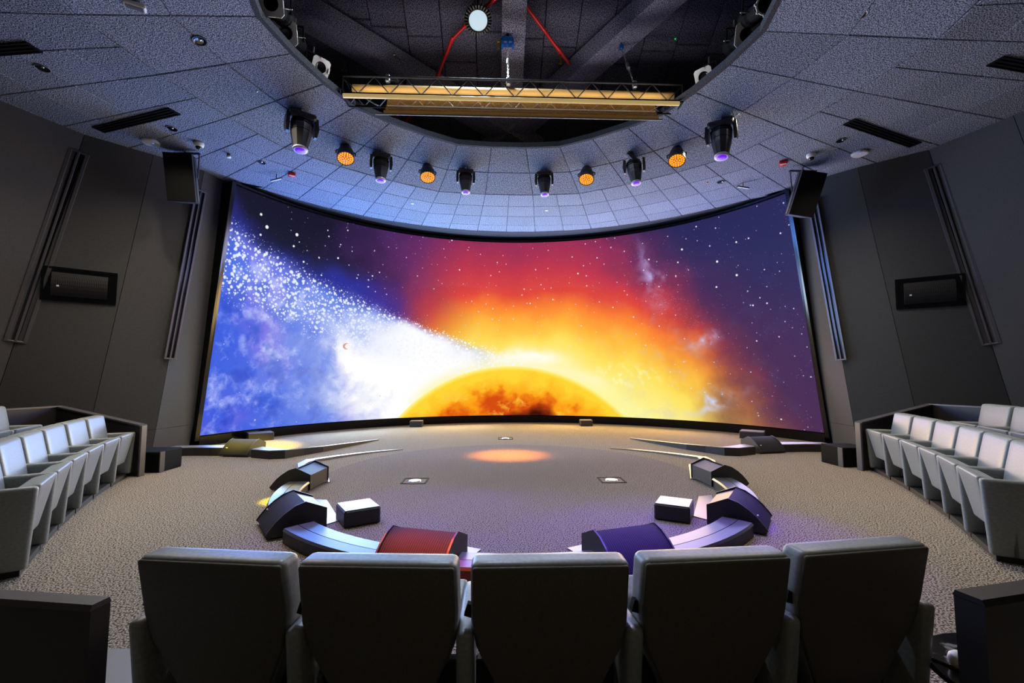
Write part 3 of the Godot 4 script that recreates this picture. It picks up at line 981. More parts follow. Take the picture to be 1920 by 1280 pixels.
func seats() -> void:
	# front row: five seats seen from behind
	var arms := [Vector2(-1.53, 1.72), Vector2(-0.945, 1.65), Vector2(-0.355, 1.605), Vector2(0.24, 1.61), Vector2(0.83, 1.66), Vector2(1.42, 1.74)]
	var say := ["leftmost light grey tip-up seat of the front row, seen from behind", "light grey front row seat in front of the red lit monitor", "middle light grey seat of the front row, seen from behind", "light grey front row seat in front of the purple lit monitor", "rightmost light grey tip-up seat of the front row, seen from behind"]
	var first: Node3D = null
	for k in 5:
		var mid: Vector2 = (arms[k] + arms[k + 1]) / 2.0
		var f := (Vector2(-0.03, 10.2) - mid).normalized()
		var pos := mid + f * 0.42
		var t := chair("tip_up_seat", 0.588, 0.91, true, k == 4)
		t.position = V(pos.x, 0, pos.y)
		t.rotation.y = facing(f.x, f.y)
		tag(t, say[k], "chair", "seats of the front row")
	# side rows
	var row := [Vector2(5.48, 6.91), Vector2(5.23, 6.33), Vector2(4.95, 5.74), Vector2(4.62, 5.14), Vector2(4.32, 4.62), Vector2(3.98, 4.10), Vector2(3.63, 3.58)]
	var order := ["first", "second", "third", "fourth", "fifth", "sixth and nearest"]
	for m in [-1.0, 1.0]:
		var side := "left" if m < 0 else "right"
		var plain: Node3D = null
		for k in 6:
			var mid: Vector2 = (row[k] + row[k + 1]) / 2.0
			mid.x *= m
			var along: Vector2 = row[k + 1] - row[k]
			var wide := along.length()
			along.x *= m
			var f := along.orthogonal().normalized()
			if f.x * m > 0: f = -f
			var label := "light grey tip-up seat in the lower %s row, %s from the screen" % [side, order[k]]
			var turn := facing(f.x, f.y)
			if k == 0 or k == 5 or plain == null or absf(wide - 0.632) > 0.03:
				# left row: far arm is on the sitter's right-hand side
				var both: bool = (k == 0 and m > 0) or (k == 5 and m < 0)
				var t := chair("tip_up_seat", wide - 0.004, 1.0, true, both)
				t.position = V(mid.x, 0, mid.y)
				t.rotation.y = turn
				tag(t, label, "chair", "seats of the lower %s row" % side)
				if k == 1: plain = t
			else:
				var t := dup(plain, V(mid.x, 0, mid.y), turn, label)
				t.set_meta("group", "seats of the lower %s row" % side)
	# upper rows on a low tier behind
	for m in [-1.0, 1.0]:
		var side := "left" if m < 0 else "right"
		var r := [Vector2(6.36, 6.45), Vector2(6.1, 5.83), Vector2(5.82, 5.22), Vector2(5.5, 4.62), Vector2(5.17, 4.04)]
		var words := ["beside the far partition", "next to the end one", "third from the partition", "fourth from the partition"]
		for k in 4:
			var mid: Vector2 = (r[k] + r[k + 1]) / 2.0
			mid.x *= m
			if k > 1 and m < 0: continue
			var along: Vector2 = r[k + 1] - r[k]
			var wide := along.length()
			along.x *= m
			var f := along.orthogonal().normalized()
			if f.x * m > 0: f = -f
			var t := chair("tip_up_seat", wide - 0.004, 1.0, true, (k == 0 and m > 0) or (k == 3 and m < 0))
			t.position = V(mid.x, 0.16, mid.y)
			t.rotation.y = facing(f.x, f.y)
			tag(t, "light grey tip-up seat in the raised %s back row, %s" % [side, words[k]], "chair", "seats of the raised %s row" % side)
		# tier
		var t2 := thing("seating_tier", "low dark carpeted tier under the raised %s back row" % side, "platform")
		var s := S()
		var a := []
		var b := []
		for p in [[6.33, 6.75], [6.28, 6.5], [5.78, 5.3], [5.1, 4.06], [4.8, 3.5], [7.4, 2.6], [7.15, 6.4], [6.95, 7.2]]:
			a.append(V(m * p[0], 0, p[1])); b.append(V(m * p[0], 0.16, p[1]))
		loft(s, [a, b])
		obj("deck", s, M.plinth, t2)
		# partition behind the seats
		var t3 := thing("partition", "low dark partition with pale cap round the end of the %s seats" % side, "partition", Vector3.ZERO, 0.0, "partitions round the side seats")
		var line := [[5.42, 6.97, 0.72], [7.06, 7.42, 0.97], [7.24, 6.5, 0.97], [7.5, 4.9, 0.97], [7.5, 2.6, 0.97]]
		for j in line.size() - 1:
			var p0 := Vector2(m * line[j][0], line[j][1]); var p1 := Vector2(m * line[j + 1][0], line[j + 1][1])
			var nn := (p1 - p0).orthogonal().normalized() * 0.045
			s = S()
			loft(s, [[V(p0.x - nn.x, 0, p0.y - nn.y), V(p0.x + nn.x, 0, p0.y + nn.y), V(p0.x + nn.x, line[j][2], p0.y + nn.y), V(p0.x - nn.x, line[j][2], p0.y - nn.y)],
				[V(p1.x - nn.x, 0, p1.y - nn.y), V(p1.x + nn.x, 0, p1.y + nn.y), V(p1.x + nn.x, line[j + 1][2], p1.y + nn.y), V(p1.x - nn.x, line[j + 1][2], p1.y - nn.y)]])
			obj("board", s, M.partition, t3)
			s = S()
			nn *= 1.25
			var u := Vector3(0, 0.02, 0)
			var q := [V(p0.x - nn.x, line[j][2], p0.y - nn.y), V(p0.x + nn.x, line[j][2], p0.y + nn.y), V(p1.x + nn.x, line[j + 1][2], p1.y + nn.y), V(p1.x - nn.x, line[j + 1][2], p1.y - nn.y)]
			loft(s, [q, [q[0] + u, q[1] + u, q[2] + u, q[3] + u]])
			obj("cap", s, M.cap, t3)
		s = S()
		cbox(s, V(m * 5.4, 0.36, 6.95), Vector3(0.03, 0.74, 0.11), 0.006)
		obj("end_post", s, M.cap, t3)
		# dark step block beside it
		var t4 := thing("step_block", "low dark block on the carpet at the screen end of the %s seats" % side, "block", V(m * 5.55, 0, 7.42), 0.0, "blocks at the ends of the side rows")
		s = S()
		cbox(s, Vector3(0, 0.155, 0), Vector3(0.5, 0.31, 0.5), 0.012)
		obj("body", s, M.black, t4)
		s = S()
		box(s, Vector3(-m * 0.252, 0.155, 0.2), Vector3(0.012, 0.3, 0.1))
		obj("edge_strip", s, M.cap, t4)
	# partitions at both sides of the camera
	for m in [-1.0, 1.0]:
		var t := thing("partition", "dark panelled partition with pale cap edge at the %s near the camera" % ("bottom left, left of the front seats," if m < 0 else "bottom right, right of the front seats,"), "partition", Vector3.ZERO, 0.0, "partitions behind the front row")
		var p0 := Vector2(-1.215, 1.2) if m < 0 else Vector2(0.945, 1.15)
		var p1 := Vector2(-1.9, 1.31) if m < 0 else Vector2(1.75, 1.31)
		var nn := (p1 - p0).orthogonal().normalized() * (0.024 if m < 0 else 0.032)
		var s := S()
		loft(s, [[V(p0.x - nn.x, 0, p0.y - nn.y), V(p0.x + nn.x, 0, p0.y + nn.y), V(p1.x + nn.x, 0, p1.y + nn.y), V(p1.x - nn.x, 0, p1.y - nn.y)],
			[V(p0.x - nn.x, 0.885, p0.y - nn.y), V(p0.x + nn.x, 0.885, p0.y + nn.y), V(p1.x + nn.x, 0.885, p1.y + nn.y), V(p1.x - nn.x, 0.885, p1.y - nn.y)]])
		obj("board", s, M.partition, t)
		s = S()
		nn *= 1.1
		loft(s, [[V(p0.x - nn.x, 0.886, p0.y - nn.y), V(p0.x + nn.x, 0.886, p0.y + nn.y), V(p1.x + nn.x, 0.886, p1.y + nn.y), V(p1.x - nn.x, 0.886, p1.y - nn.y)],
			[V(p0.x - nn.x * 0.8, 0.9, p0.y - nn.y * 0.8), V(p0.x + nn.x * 0.8, 0.9, p0.y + nn.y * 0.8), V(p1.x + nn.x * 0.8, 0.9, p1.y + nn.y * 0.8), V(p1.x - nn.x * 0.8, 0.9, p1.y - nn.y * 0.8)]])
		obj("cap", s, M.cap if m < 0 else M.partition, t)
	var st := thing("aisle_step", "smooth pale blue grey step between left partition and front row", "step", V(-2.2, 0, 1.99))
	var s2 := S()
	cbox(s2, Vector3(0, 0.06, 0), Vector3(0.85, 0.12, 0.85), 0.01)
	obj("tread", s2, M.lid, st)
	# low round table at the right
	var tb := thing("side_table", "low round dark glossy table between front row and right partition", "table", V(1.72, 0, 1.66))
	s2 = S()
	lathe(s2, Vector3(0, 0.33, 0), Vector3.UP, [[0.3, 0.0], [0.32, 0.005], [0.32, 0.018], [0.31, 0.022]], 40)
	obj("table_top", s2, M.gloss, tb)
	s2 = S()
	lathe(s2, Vector3.ZERO, Vector3.UP, [[0.16, 0.0], [0.16, 0.015], [0.03, 0.03], [0.025, 0.33]], 24)
	obj("pedestal", s2, M.black, tb)
	var mg := thing("brochure", "glossy black and white marbled brochure lying on the round table", "brochure", V(1.56, 0.353, 1.8), 0.5)
	s2 = S()
	box(s2, Vector3(0, 0.004, 0), Vector3(0.2, 0.008, 0.27))
	obj("pages", s2, M.marble, mg)
	var cup := thing("ball", "small white round ball on the dark table by the right partition", "ball", V(1.5, 0.353, 1.74))
	s2 = S()
	lathe(s2, Vector3.ZERO, Vector3.UP, [[0.012, 0.0], [0.026, 0.012], [0.031, 0.03], [0.026, 0.048], [0.012, 0.06], [0.0, 0.062]], 20)
	obj("ball", s2, M.white, cup)

# ---------------------------------------------------------------- small things on the ceiling
func ceiling_things() -> void:
	var down := Vector3.DOWN
	var say := ["recessed dark downlight in the sloping ceiling upper left of the left spotlights", "recessed dark downlight high at far left near the cut off air slot", "recessed dark downlight beside the leftmost moving head", "recessed dark downlight between left air slot and white access point", "recessed dark downlight beside the left red strobe",
		"recessed dark downlight topmost at right of the opening", "recessed dark downlight beside the lowest right spotlight", "recessed dark downlight beside the rightmost moving head", "recessed dark downlight between right air slot and white access point", "recessed dark downlight beside the orange dot near the screen", "recessed dark downlight touching the rightmost amber lamp"]
	var at := [[-3.93, 5.6, 5.49], [-6.08, 5.4, 5.79], [-3.75, 5.59, 6.49], [-5.43, 5.4, 7.2], [-4.59, 5.4, 8.32], [3.95, 5.62, 4.78], [3.92, 5.62, 5.88], [3.61, 5.62, 6.79], [5.55, 5.4, 7.15], [4.35, 5.4, 8.84], [3.32, 5.58, 7.72]]
	for k in at.size():
		var p: Array = at[k]
		var slope: bool = p[1] > 5.45
		var n := Vector3(0, -1, 0)
		if slope:
			var c := Vector3(0.0, 0, -5.1)
			var rad := Vector3(p[0], 0, -p[2]) - c
			n = (Vector3(0, -1, 0) - rad.normalized() * 0.22).normalized()
		var t := thing("downlight", say[k], "downlight", V(p[0], p[1], p[2]), 0.0, "recessed ceiling downlights")
		var s := S()
		lathe(s, Vector3.ZERO, n, [[0.085, -0.004], [0.085, 0.006], [0.078, 0.009], [0.07, 0.008], [0.068, -0.002]], 28)
		obj("ring", s, M.grey, t)
		s = S()
		lathe(s, Vector3.ZERO, n, [[0.068, -0.01], [0.068, 0.0085], [0.045, 0.006], [0.0, 0.003]], 28)
		var baffle := obj("baffle", s, M.gloss, t)
		s = S()
		lathe(s, n * 0.006 + Vector3(0.02, 0, 0.02), n, [[0.018, 0.0], [0.016, 0.006], [0.0, 0.008]], 14)
		obj("lens", s, M.chrome, baffle)
		var pos := V(p[0], p[1], p[2]) + n * 0.02
		spot(pos, pos + Vector3(0, -3, 0.3), 68.0, Color(1.0, 0.94, 0.84), DOWNLIGHT, 1.0, 0.06)
	# slot diffusers
	var slots := [[Vector2(-6.62, 7.27), Vector2(-5.05, 6.7), "long black two slot air diffuser in the left ceiling"], [Vector2(-7.4, 5.62), Vector2(-5.8, 5.4), "black air diffuser cut off by the left edge of the picture"], [Vector2(5.25, 6.6), Vector2(6.92, 7.24), "long black two slot air diffuser in the right ceiling"], [Vector2(6.02, 5.2), Vector2(7.5, 5.45), "black air diffuser cut off by the right edge of the picture"]]
	for e in slots:
		var a: Vector2 = e[0]; var b: Vector2 = e[1]
		var dir := b - a
		var t := thing("air_diffuser", e[2], "air vent", V((a.x + b.x) / 2, CEIL, (a.y + b.y) / 2), atan2(dir.y, dir.x), "slot diffusers in the ceiling")
		var L := dir.length()
		var s := S()
		box(s, Vector3(0, 0.0, 0), Vector3(L, 0.012, 0.17))
		obj("backing", s, M.gloss, t)
		for z in [-0.08, -0.028, 0.028, 0.08]:
			s = S()
			cbox(s, Vector3(0, -0.008, z), Vector3(L, 0.02, 0.02), 0.004)
			obj("slat", s, M.black, t)
		s = S()
		for x in [-L / 2, L / 2]: box(s, Vector3(x, -0.008, 0), Vector3(0.015, 0.02, 0.18))
		obj("end_cap", s, M.black, t)
	# access points
	for e in [[-6.06, 7.62, "left"], [6.2, 7.55, "right"]]:
		var t := thing("access_point", "white rounded square wireless access point on the %s ceiling with blue lamp" % e[2], "access point", V(e[0], CEIL - 0.02, e[1]), 0.35, "wireless access points")
		var s := S()
		rbox(s, Vector3(0.25, 0.045, 0.25), 0.02, func(p: Vector3):
			var k := 1.0 - 0.28 * pow(minf(absf(p.x), absf(p.z)) / 0.125, 2.0)
			return Vector3(p.x * k, p.y, p.z * k))
		obj("case", s, M.white, t)
		s = S()
		lathe(s, Vector3(0.04 if e[0] < 0 else -0.04, -0.022, 0.03), down, [[0.014, 0.0], [0.012, 0.003], [0.0, 0.004]], 14)
		obj("status_lamp", s, M.led_blue, t)
	# dome cameras
	for e in [[-5.29, 7.65, "left"], [5.38, 7.64, "right"]]:
		var t := thing("dome_camera", "small white dome security camera on the %s ceiling" % e[2], "camera", V(e[0], CEIL, e[1]), 0.0, "dome cameras on the ceiling")
		var s := S()
		lathe(s, Vector3.ZERO, down, [[0.075, 0.0], [0.08, 0.02], [0.072, 0.055], [0.055, 0.068]], 28)
		obj("housing", s, M.white, t)
		s = S()
		lathe(s, Vector3(0, -0.06, 0.0), down, [[0.05, 0.0], [0.046, 0.025], [0.03, 0.044], [0.0, 0.052]], 24)
		obj("dome", s, M.gloss, t)
	# strobes
	for e in [[-4.23, 8.77, "left", 0.5], [5.06, 7.94, "right", -0.5]]:
		var t := thing("alarm_strobe", "red square fire alarm strobe on the %s ceiling" % e[2], "alarm", V(e[0], CEIL, e[1]), e[3], "fire alarm strobes")
		var s := S()
		cbox(s, Vector3(0, -0.03, 0), Vector3(0.13, 0.06, 0.15), 0.012)
		obj("case", s, M.red, t)
		s = S()
		lathe(s, Vector3(0, -0.058, -0.015), down, [[0.04, 0.0], [0.038, 0.006], [0.0, 0.008]], 20)
		obj("sounder", s, M.pipe, t)
		s = S()
		cbox(s, Vector3(0, -0.06, 0.05), Vector3(0.1, 0.02, 0.03), 0.006)
		obj("flash_window", s, M.white, t)
	# bar shaped antennas
	for e in [[-4.55, 8.83, "left", -0.45], [4.81, 8.85, "right", 0.3]]:
		var t := thing("antenna_bar", "slim bar hung on a short stem from the %s ceiling near the screen" % e[2], "antenna", V(e[0], CEIL, e[1]), e[3], "slim bars hung near the screen")
		var s := S()
		tube(s, Vector3(0, 0, 0), Vector3(0, -0.09, 0), 0.008)
		obj("stem", s, M.black, t)
		s = S()
		cbox(s, Vector3(0, -0.1, 0), Vector3(0.3, 0.025, 0.045), 0.008)
		obj("bar", s, M.grey if e[0] < 0 else M.black, t)
		s = S()
		box(s, Vector3(0, -0.115, 0), Vector3(0.28, 0.006, 0.03))
		obj("face", s, M.white, t)
	var se := thing("sensor", "small white cylinder sensor under the left ceiling", "sensor", V(-5.0, CEIL, 8.01))
	var s3 := S()
	lathe(s3, Vector3.ZERO, down, [[0.03, 0.0], [0.03, 0.05]], 18)
	obj("stem", s3, M.grey, se)
	s3 = S()
	lathe(s3, Vector3(0, -0.05, 0), down, [[0.04, 0.0], [0.04, 0.02], [0.02, 0.028]], 18)
	obj("cap", s3, M.white, se)
	for e in [[-2.15, 10.24, "left"], [0.97, 10.56, "right"]]:
		var t := thing("sprinkler_cover", "tiny white round cover on the front ceiling, the %s of two" % e[2], "sprinkler", V(e[0], CEIL, e[1]), 0.0, "white round covers")
		var s := S()
		lathe(s, Vector3.ZERO, down, [[0.036, 0.0], [0.036, 0.008], [0.03, 0.012]], 18)
		obj("disc", s, M.white, t)
	var od := thing("indicator", "tiny amber dot on the ceiling beside a downlight right of the screen top", "indicator", V(4.08, CEIL, 8.88))
	s3 = S()
	lathe(s3, Vector3.ZERO, down, [[0.022, 0.0], [0.022, 0.012], [0.0, 0.02]], 14)
	obj("cap", s3, M.amber_glass, od)
	var es := thing("ceiling_fitting", "white fitting cut off by the top edge at upper left", "fitting", V(-4.22, 5.53, 4.86), 0.5)
	s3 = S()
	cbox(s3, Vector3(0, -0.02, 0), Vector3(0.2, 0.05, 0.1), 0.01)
	obj("case", s3, M.white, es)
	s3 = S()
	box(s3, Vector3(0, -0.048, 0), Vector3(0.16, 0.006, 0.06))
	obj("face", s3, M.grey, es)

# ---------------------------------------------------------------- stage lights
func moving_head(label: String, at: Vector3, turn: float, k: float, aim: Vector3, hit: Vector3, e: float, tip := 0.0) -> void:
	var t := thing("moving_head_light", label, "stage light", at, turn, "moving heads with violet lenses")
	var s := S()
	tube(s, Vector3(0, 0.02, 0), Vector3(0, -0.06, 0) * k, 0.03 * k)
	obj("clamp", s, M.chrome, t)
	var tilt := Basis(Vector3.RIGHT, 0.25) * Basis(Vector3.FORWARD, tip)
	s = S()
	cbox(s, Vector3(0, -0.09, 0) * k, Vector3(0.34, 0.09, 0.3) * k, 0.02 * k, tilt)
	obj("base", s, M.cabinet, t)
	var hub := Vector3(0, -0.29, 0.02) * k
	for x in [-1.0, 1.0]:
		s = S()
		loft(s, [[Vector3(x * 0.16, -0.11, -0.07) * k, Vector3(x * 0.205, -0.11, -0.07) * k, Vector3(x * 0.205, -0.11, 0.09) * k, Vector3(x * 0.16, -0.11, 0.09) * k], [Vector3(x * 0.165, -0.27, -0.075) * k, Vector3(x * 0.215, -0.27, -0.075) * k, Vector3(x * 0.215, -0.27, 0.1) * k, Vector3(x * 0.165, -0.27, 0.1) * k], [Vector3(x * 0.165, -0.36, -0.03) * k, Vector3(x * 0.2, -0.36, -0.03) * k, Vector3(x * 0.2, -0.36, 0.05) * k, Vector3(x * 0.165, -0.36, 0.05) * k]])
		obj("yoke_arm", s, M.cabinet, t)
	var d := Basis(Vector3.UP, -turn) * aim.normalized()
	s = S()
	lathe(s, hub, d, [[0.08 * k, -0.2 * k], [0.135 * k, -0.15 * k], [0.15 * k, -0.02 * k], [0.135 * k, 0.1 * k], [0.098 * k, 0.27 * k], [0.094 * k, 0.3 * k]], 10, false)
	var head := obj("head", s, M.cabinet, t)
	s = S()
	lathe(s, hub, d, [[0.096 * k, 0.29 * k], [0.1 * k, 0.3 * k], [0.098 * k, 0.318 * k], [0.07 * k, 0.32 * k]], 24)
	obj("lens_ring", s, M.lens_ring, head)
	s = S()
	lathe(s, hub, d, [[0.07 * k, 0.31 * k], [0.066 * k, 0.324 * k], [0.03 * k, 0.334 * k], [0.0, 0.336 * k]], 24)
	obj("lens", s, M.violet, head)
	s = S()
	for j in 5: lathe(s, hub, d, [[(0.152 - 0.003 * j) * k, (-0.1 + 0.035 * j) * k], [(0.155 - 0.003 * j) * k, (-0.092 + 0.035 * j) * k], [(0.152 - 0.003 * j) * k, (-0.084 + 0.035 * j) * k]], 10, false)
	obj("cooling_fins", s, M.black, head)
	var from := at + (hub.rotated(Vector3.UP, turn)) + aim.normalized() * 0.36 * k
	spot(from, hit, 13.0, Color(0.42, 0.08, 1.0), e, 0.7)

func par(label: String, at: Vector3, aim: Vector3, hit: Vector3) -> void:
	var t := thing("par_light", label, "stage light", at, 0.0, "amber lamps over the stage")
	var d := aim.normalized()
	var hub := Vector3(0.02, -0.2, 0.05)
	var s := S()
	tube(s, Vector3(0, 0.02, 0), Vector3(0, -0.06, 0), 0.025)
	obj("clamp", s, M.chrome, t)
	var f := frame_of(d)
	s = S()
	for x in [-1.0, 1.0]:
		tube(s, Vector3(0, -0.05, 0), hub + f.x * 0.165 * x + Vector3(0, 0.05, 0), 0.01, 6)
		tube(s, hub + f.x * 0.165 * x + Vector3(0, 0.05, 0), hub + f.x * 0.16 * x, 0.01, 6)
	obj("bracket", s, M.black, t)
	s = S()
	lathe(s, hub, d, [[0.07, -0.2], [0.1, -0.18], [0.12, -0.1], [0.145, -0.04], [0.15, 0.08], [0.152, 0.105], [0.142, 0.105], [0.138, 0.09]], 16, false)
	obj("body", s, M.cabinet, t)
	s = S()
	lathe(s, hub, d, [[0.14, 0.085], [0.14, 0.096], [0.0, 0.097]], 28)
	var face := obj("face", s, M.amber_face, t)
	s = S()
	var spots := [Vector2.ZERO]
	for i in 6: spots.append(Vector2.from_angle(TAU * i / 6) * 0.045)
	for i in 12: spots.append(Vector2.from_angle(TAU * (i + 0.5) / 12) * 0.083)
	for i in 18: spots.append(Vector2.from_angle(TAU * i / 18) * 0.118)
	for p in spots: lathe(s, hub + f.x * p.x + f.y * p.y, d, [[0.0175, 0.094], [0.016, 0.102], [0.0, 0.106]], 8, false)
	var o := obj("led_lens", s, M.amber, face)
	o.set_meta("kind", "stuff")
	spot(at + hub + d * 0.14, hit, 8.0, Color(1.0, 0.56, 0.0), 75.0, 1.0, 0.1)

func profile_spot(label: String, front: Vector3, aim: Vector3, square: bool, k := 1.15) -> void:
	var t := thing("profile_spotlight", label, "stage light", front, 0.0, "profile spotlights at the rim of the opening")
	var d := aim.normalized()
	var f := frame_of(d)
	var s := S()
	lathe(s, Vector3.ZERO, d, [[0.08 * k, -0.5 * k], [0.11 * k, -0.47 * k], [0.11 * k, -0.3 * k], [0.085 * k, -0.27 * k], [0.085 * k, -0.06 * k], [0.1 * k, -0.02 * k]], 16, false)
	obj("barrel", s, M.black, t)
	s = S()
	lathe(s, Vector3.ZERO, d, [[0.075 * k, -0.03 * k], [0.075 * k, 0.006], [0.04 * k, 0.002], [0.0, 0.0]], 24)
	obj("lens", s, M.gloss, t)
	s = S()
	if square:
		var n := 24
		var ro := []
		var ri := []
		for i in n:
			var a := TAU * (i + 0.5) / n
			var c := Vector2(cos(a), sin(a))
			var q := c / maxf(absf(c.x), absf(c.y)) * 0.128 * k
			ro.append(f.x * q.x + f.y * q.y); ri.append(f.x * c.x * 0.077 * k + f.y * c.y * 0.077 * k)
		for i in n:
			var j := (i + 1) % n
			loft(s, [[ro[i] + d * 0.002, ro[j] + d * 0.002, ri[j] + d * 0.002, ri[i] + d * 0.002], [ro[i] + d * 0.012, ro[j] + d * 0.012, ri[j] + d * 0.012, ri[i] + d * 0.012]])
		for q in [Vector2(0, 0.12), Vector2(0, -0.12), Vector2(0.12, 0)]:
			box(s, (f.x * q.x + f.y * q.y) * k + d * 0.015, Vector3(0.07, 0.02, 0.02) * k if q.x == 0 else Vector3(0.02, 0.07, 0.02) * k, f)
	else:
		for i in 24:
			var a0 := TAU * i / 24; var a1 := TAU * (i + 1) / 24
			var q := []
			for e in [[a0, 0.082], [a1, 0.082], [a1, 0.1], [a0, 0.1]]: q.append((f.x * cos(e[0]) + f.y * sin(e[0])) * e[1] * k)
			loft(s, [[q[0], q[1], q[2], q[3]], [q[0] + d * 0.012, q[1] + d * 0.012, q[2] + d * 0.012, q[3] + d * 0.012]])
		for i in 8:
			var a := TAU * i / 8
			box(s, (f.x * cos(a) + f.y * sin(a)) * 0.105 * k + d * 0.008, Vector3(0.022, 0.022, 0.014) * k, f)
	obj("colour_frame", s, M.white, t)
	for e in [-0.12, -0.2]:
		s = S()
		var sg := 1.0 if e > -0.15 else -1.0
		var p: Vector3 = d * e * k + f.x * 0.085 * sg * k
		tube(s, p, p + f.x * 0.07 * sg * k, 0.009 * k, 6)
		lathe(s, p + f.x * 0.085 * sg * k - f.y * 0.005, f.y, [[0.016 * k, 0.0], [0.02 * k, 0.005], [0.016 * k, 0.01]], 10)
		obj("focus_knob", s, M.chrome, t)
	s = S()
	for x in [-1.0, 1.0]:
		tube(s, d * -0.3 * k + f.x * 0.12 * x * k, d * -0.32 * k + f.x * 0.1 * x * k + Vector3(0, 0.2, 0) * k, 0.012, 6)
	tube(s, d * -0.32 * k + f.x * 0.1 * k + Vector3(0, 0.2, 0) * k, d * -0.32 * k - f.x * 0.1 * k + Vector3(0, 0.2, 0) * k, 0.012, 6)
	obj("yoke", s, M.black, t)
	s = S()
	tube(s, d * -0.32 * k + Vector3(0, 0.2, 0) * k, d * -0.32 * k + Vector3(0, 0.3, 0) * k, 0.02, 8)
	obj("clamp", s, M.steel, t)

func stage_lights() -> void:
	var dn := Vector3(0.02, -1, 0.12)
	moving_head("largest black moving head at far left of the lamps, violet lens", V(-3.30, 5.62, 6.99), 0.6, 1.12, dn, V(-1.5, 0.1, 4.0), 18.0)
	moving_head("black moving head between the two left amber lamps", V(-2.37, 5.6, 8.24), 0.3, 0.95, dn, V(-1.0, 0.1, 5.0), 18.0)
	moving_head("black moving head left of centre beside the inner left amber lamp", V(-0.85, 5.62, 8.88), 0.15, 0.88, dn, V(0.1, 0.1, 4.6), 14.0)
	moving_head("black moving head right of centre beside the inner right amber lamp", V(0.74, 5.62, 8.93), -0.15, 0.88, dn, V(0.75, 0.1, 3.4), 34.0)
	moving_head("black moving head turned sideways between the two right amber lamps", V(2.36, 5.6, 8.19), -0.4, 0.95, Vector3(0.06, -1, 0.14), V(1.5, 0.1, 4.3), 22.0, 0.9)
	moving_head("largest black moving head at far right of the lamps, violet lens", V(3.41, 5.62, 6.97), -0.6, 1.12, Vector3(-0.08, -1, 0.12), V(2.1, 0.1, 4.2), 30.0)
	par("round amber lamp with glowing dots, outermost on the left", V(-2.93, 5.57, 7.96), Vector3(0.16, -0.92, 0.4), V(0, 0, 8.5))
	par("round amber lamp with glowing dots, left of centre", V(-1.6, 5.6, 8.74), Vector3(0.1, -0.92, 0.4), V(0, 0, 8.5))
	par("round amber lamp with glowing dots, right of centre", V(1.53, 5.6, 8.72), Vector3(-0.12, -0.92, 0.4), V(0, 0, 8.5))
	par("round amber lamp with glowing dots, outermost on the right", V(2.98, 5.57, 7.82), Vector3(-0.18, -0.92, 0.4), V(0, 0, 8.5))
	var a := Vector3(0.12, -0.42, 1.0)
	profile_spot("black profile spotlight with square white frame, topmost on the left rim", V(-3.04, 6.06, 5.42), a, true)
	profile_spot("black profile spotlight with square white frame, middle one on the left rim", V(-3.08, 6.06, 5.91), a, true)
	profile_spot("black profile spotlight with square white frame, lowest on the left rim", V(-2.84, 6.0, 6.5), Vector3(0.6, -0.5, 0.6), true, 1.0)
	a = Vector3(-0.12, -0.42, 1.0)
	profile_spot("black profile spotlight with round white clip ring on the right rim", V(3.1, 6.06, 5.21), a, false)
	profile_spot("black profile spotlight with square white frame, middle one on the right rim", V(3.14, 6.06, 5.71), a, true)
	profile_spot("black profile spotlight with square white frame, lowest on the right rim", V(2.92, 6.0, 6.5), Vector3(-0.6, -0.5, 0.6), true, 1.0)
	# the light of the spotlights further back on the rim
	spot(V(1.9, 5.75, 3.3), V(0.8, 0.15, 3.3), 4.6, Color(0.36, 0.02, 1.0), 110.0, 0.6)
	spot(V(2.3, 5.75, 3.7), V(2.2, 0.15, 4.5), 3.4, Color(0.3, 0.02, 1.0), 80.0, 0.6)
	spot(V(-2.9, 5.75, 4.5), V(-5.0, 0.15, 9.45), 6.5, Color(0.95, 0.85, 0.0), 480.0, 0.6)
	spot(V(-2.9, 5.75, 4.4), V(-2.74, 0.1, 5.55), 2.6, Color(0.95, 0.85, 0.0), 300.0, 0.6)
	spot(V(-2.9, 5.75, 4.3), V(-0.72, 0.15, 3.25), 4.6, Color(1.0, 0.3, 0.0), 170.0, 0.6)

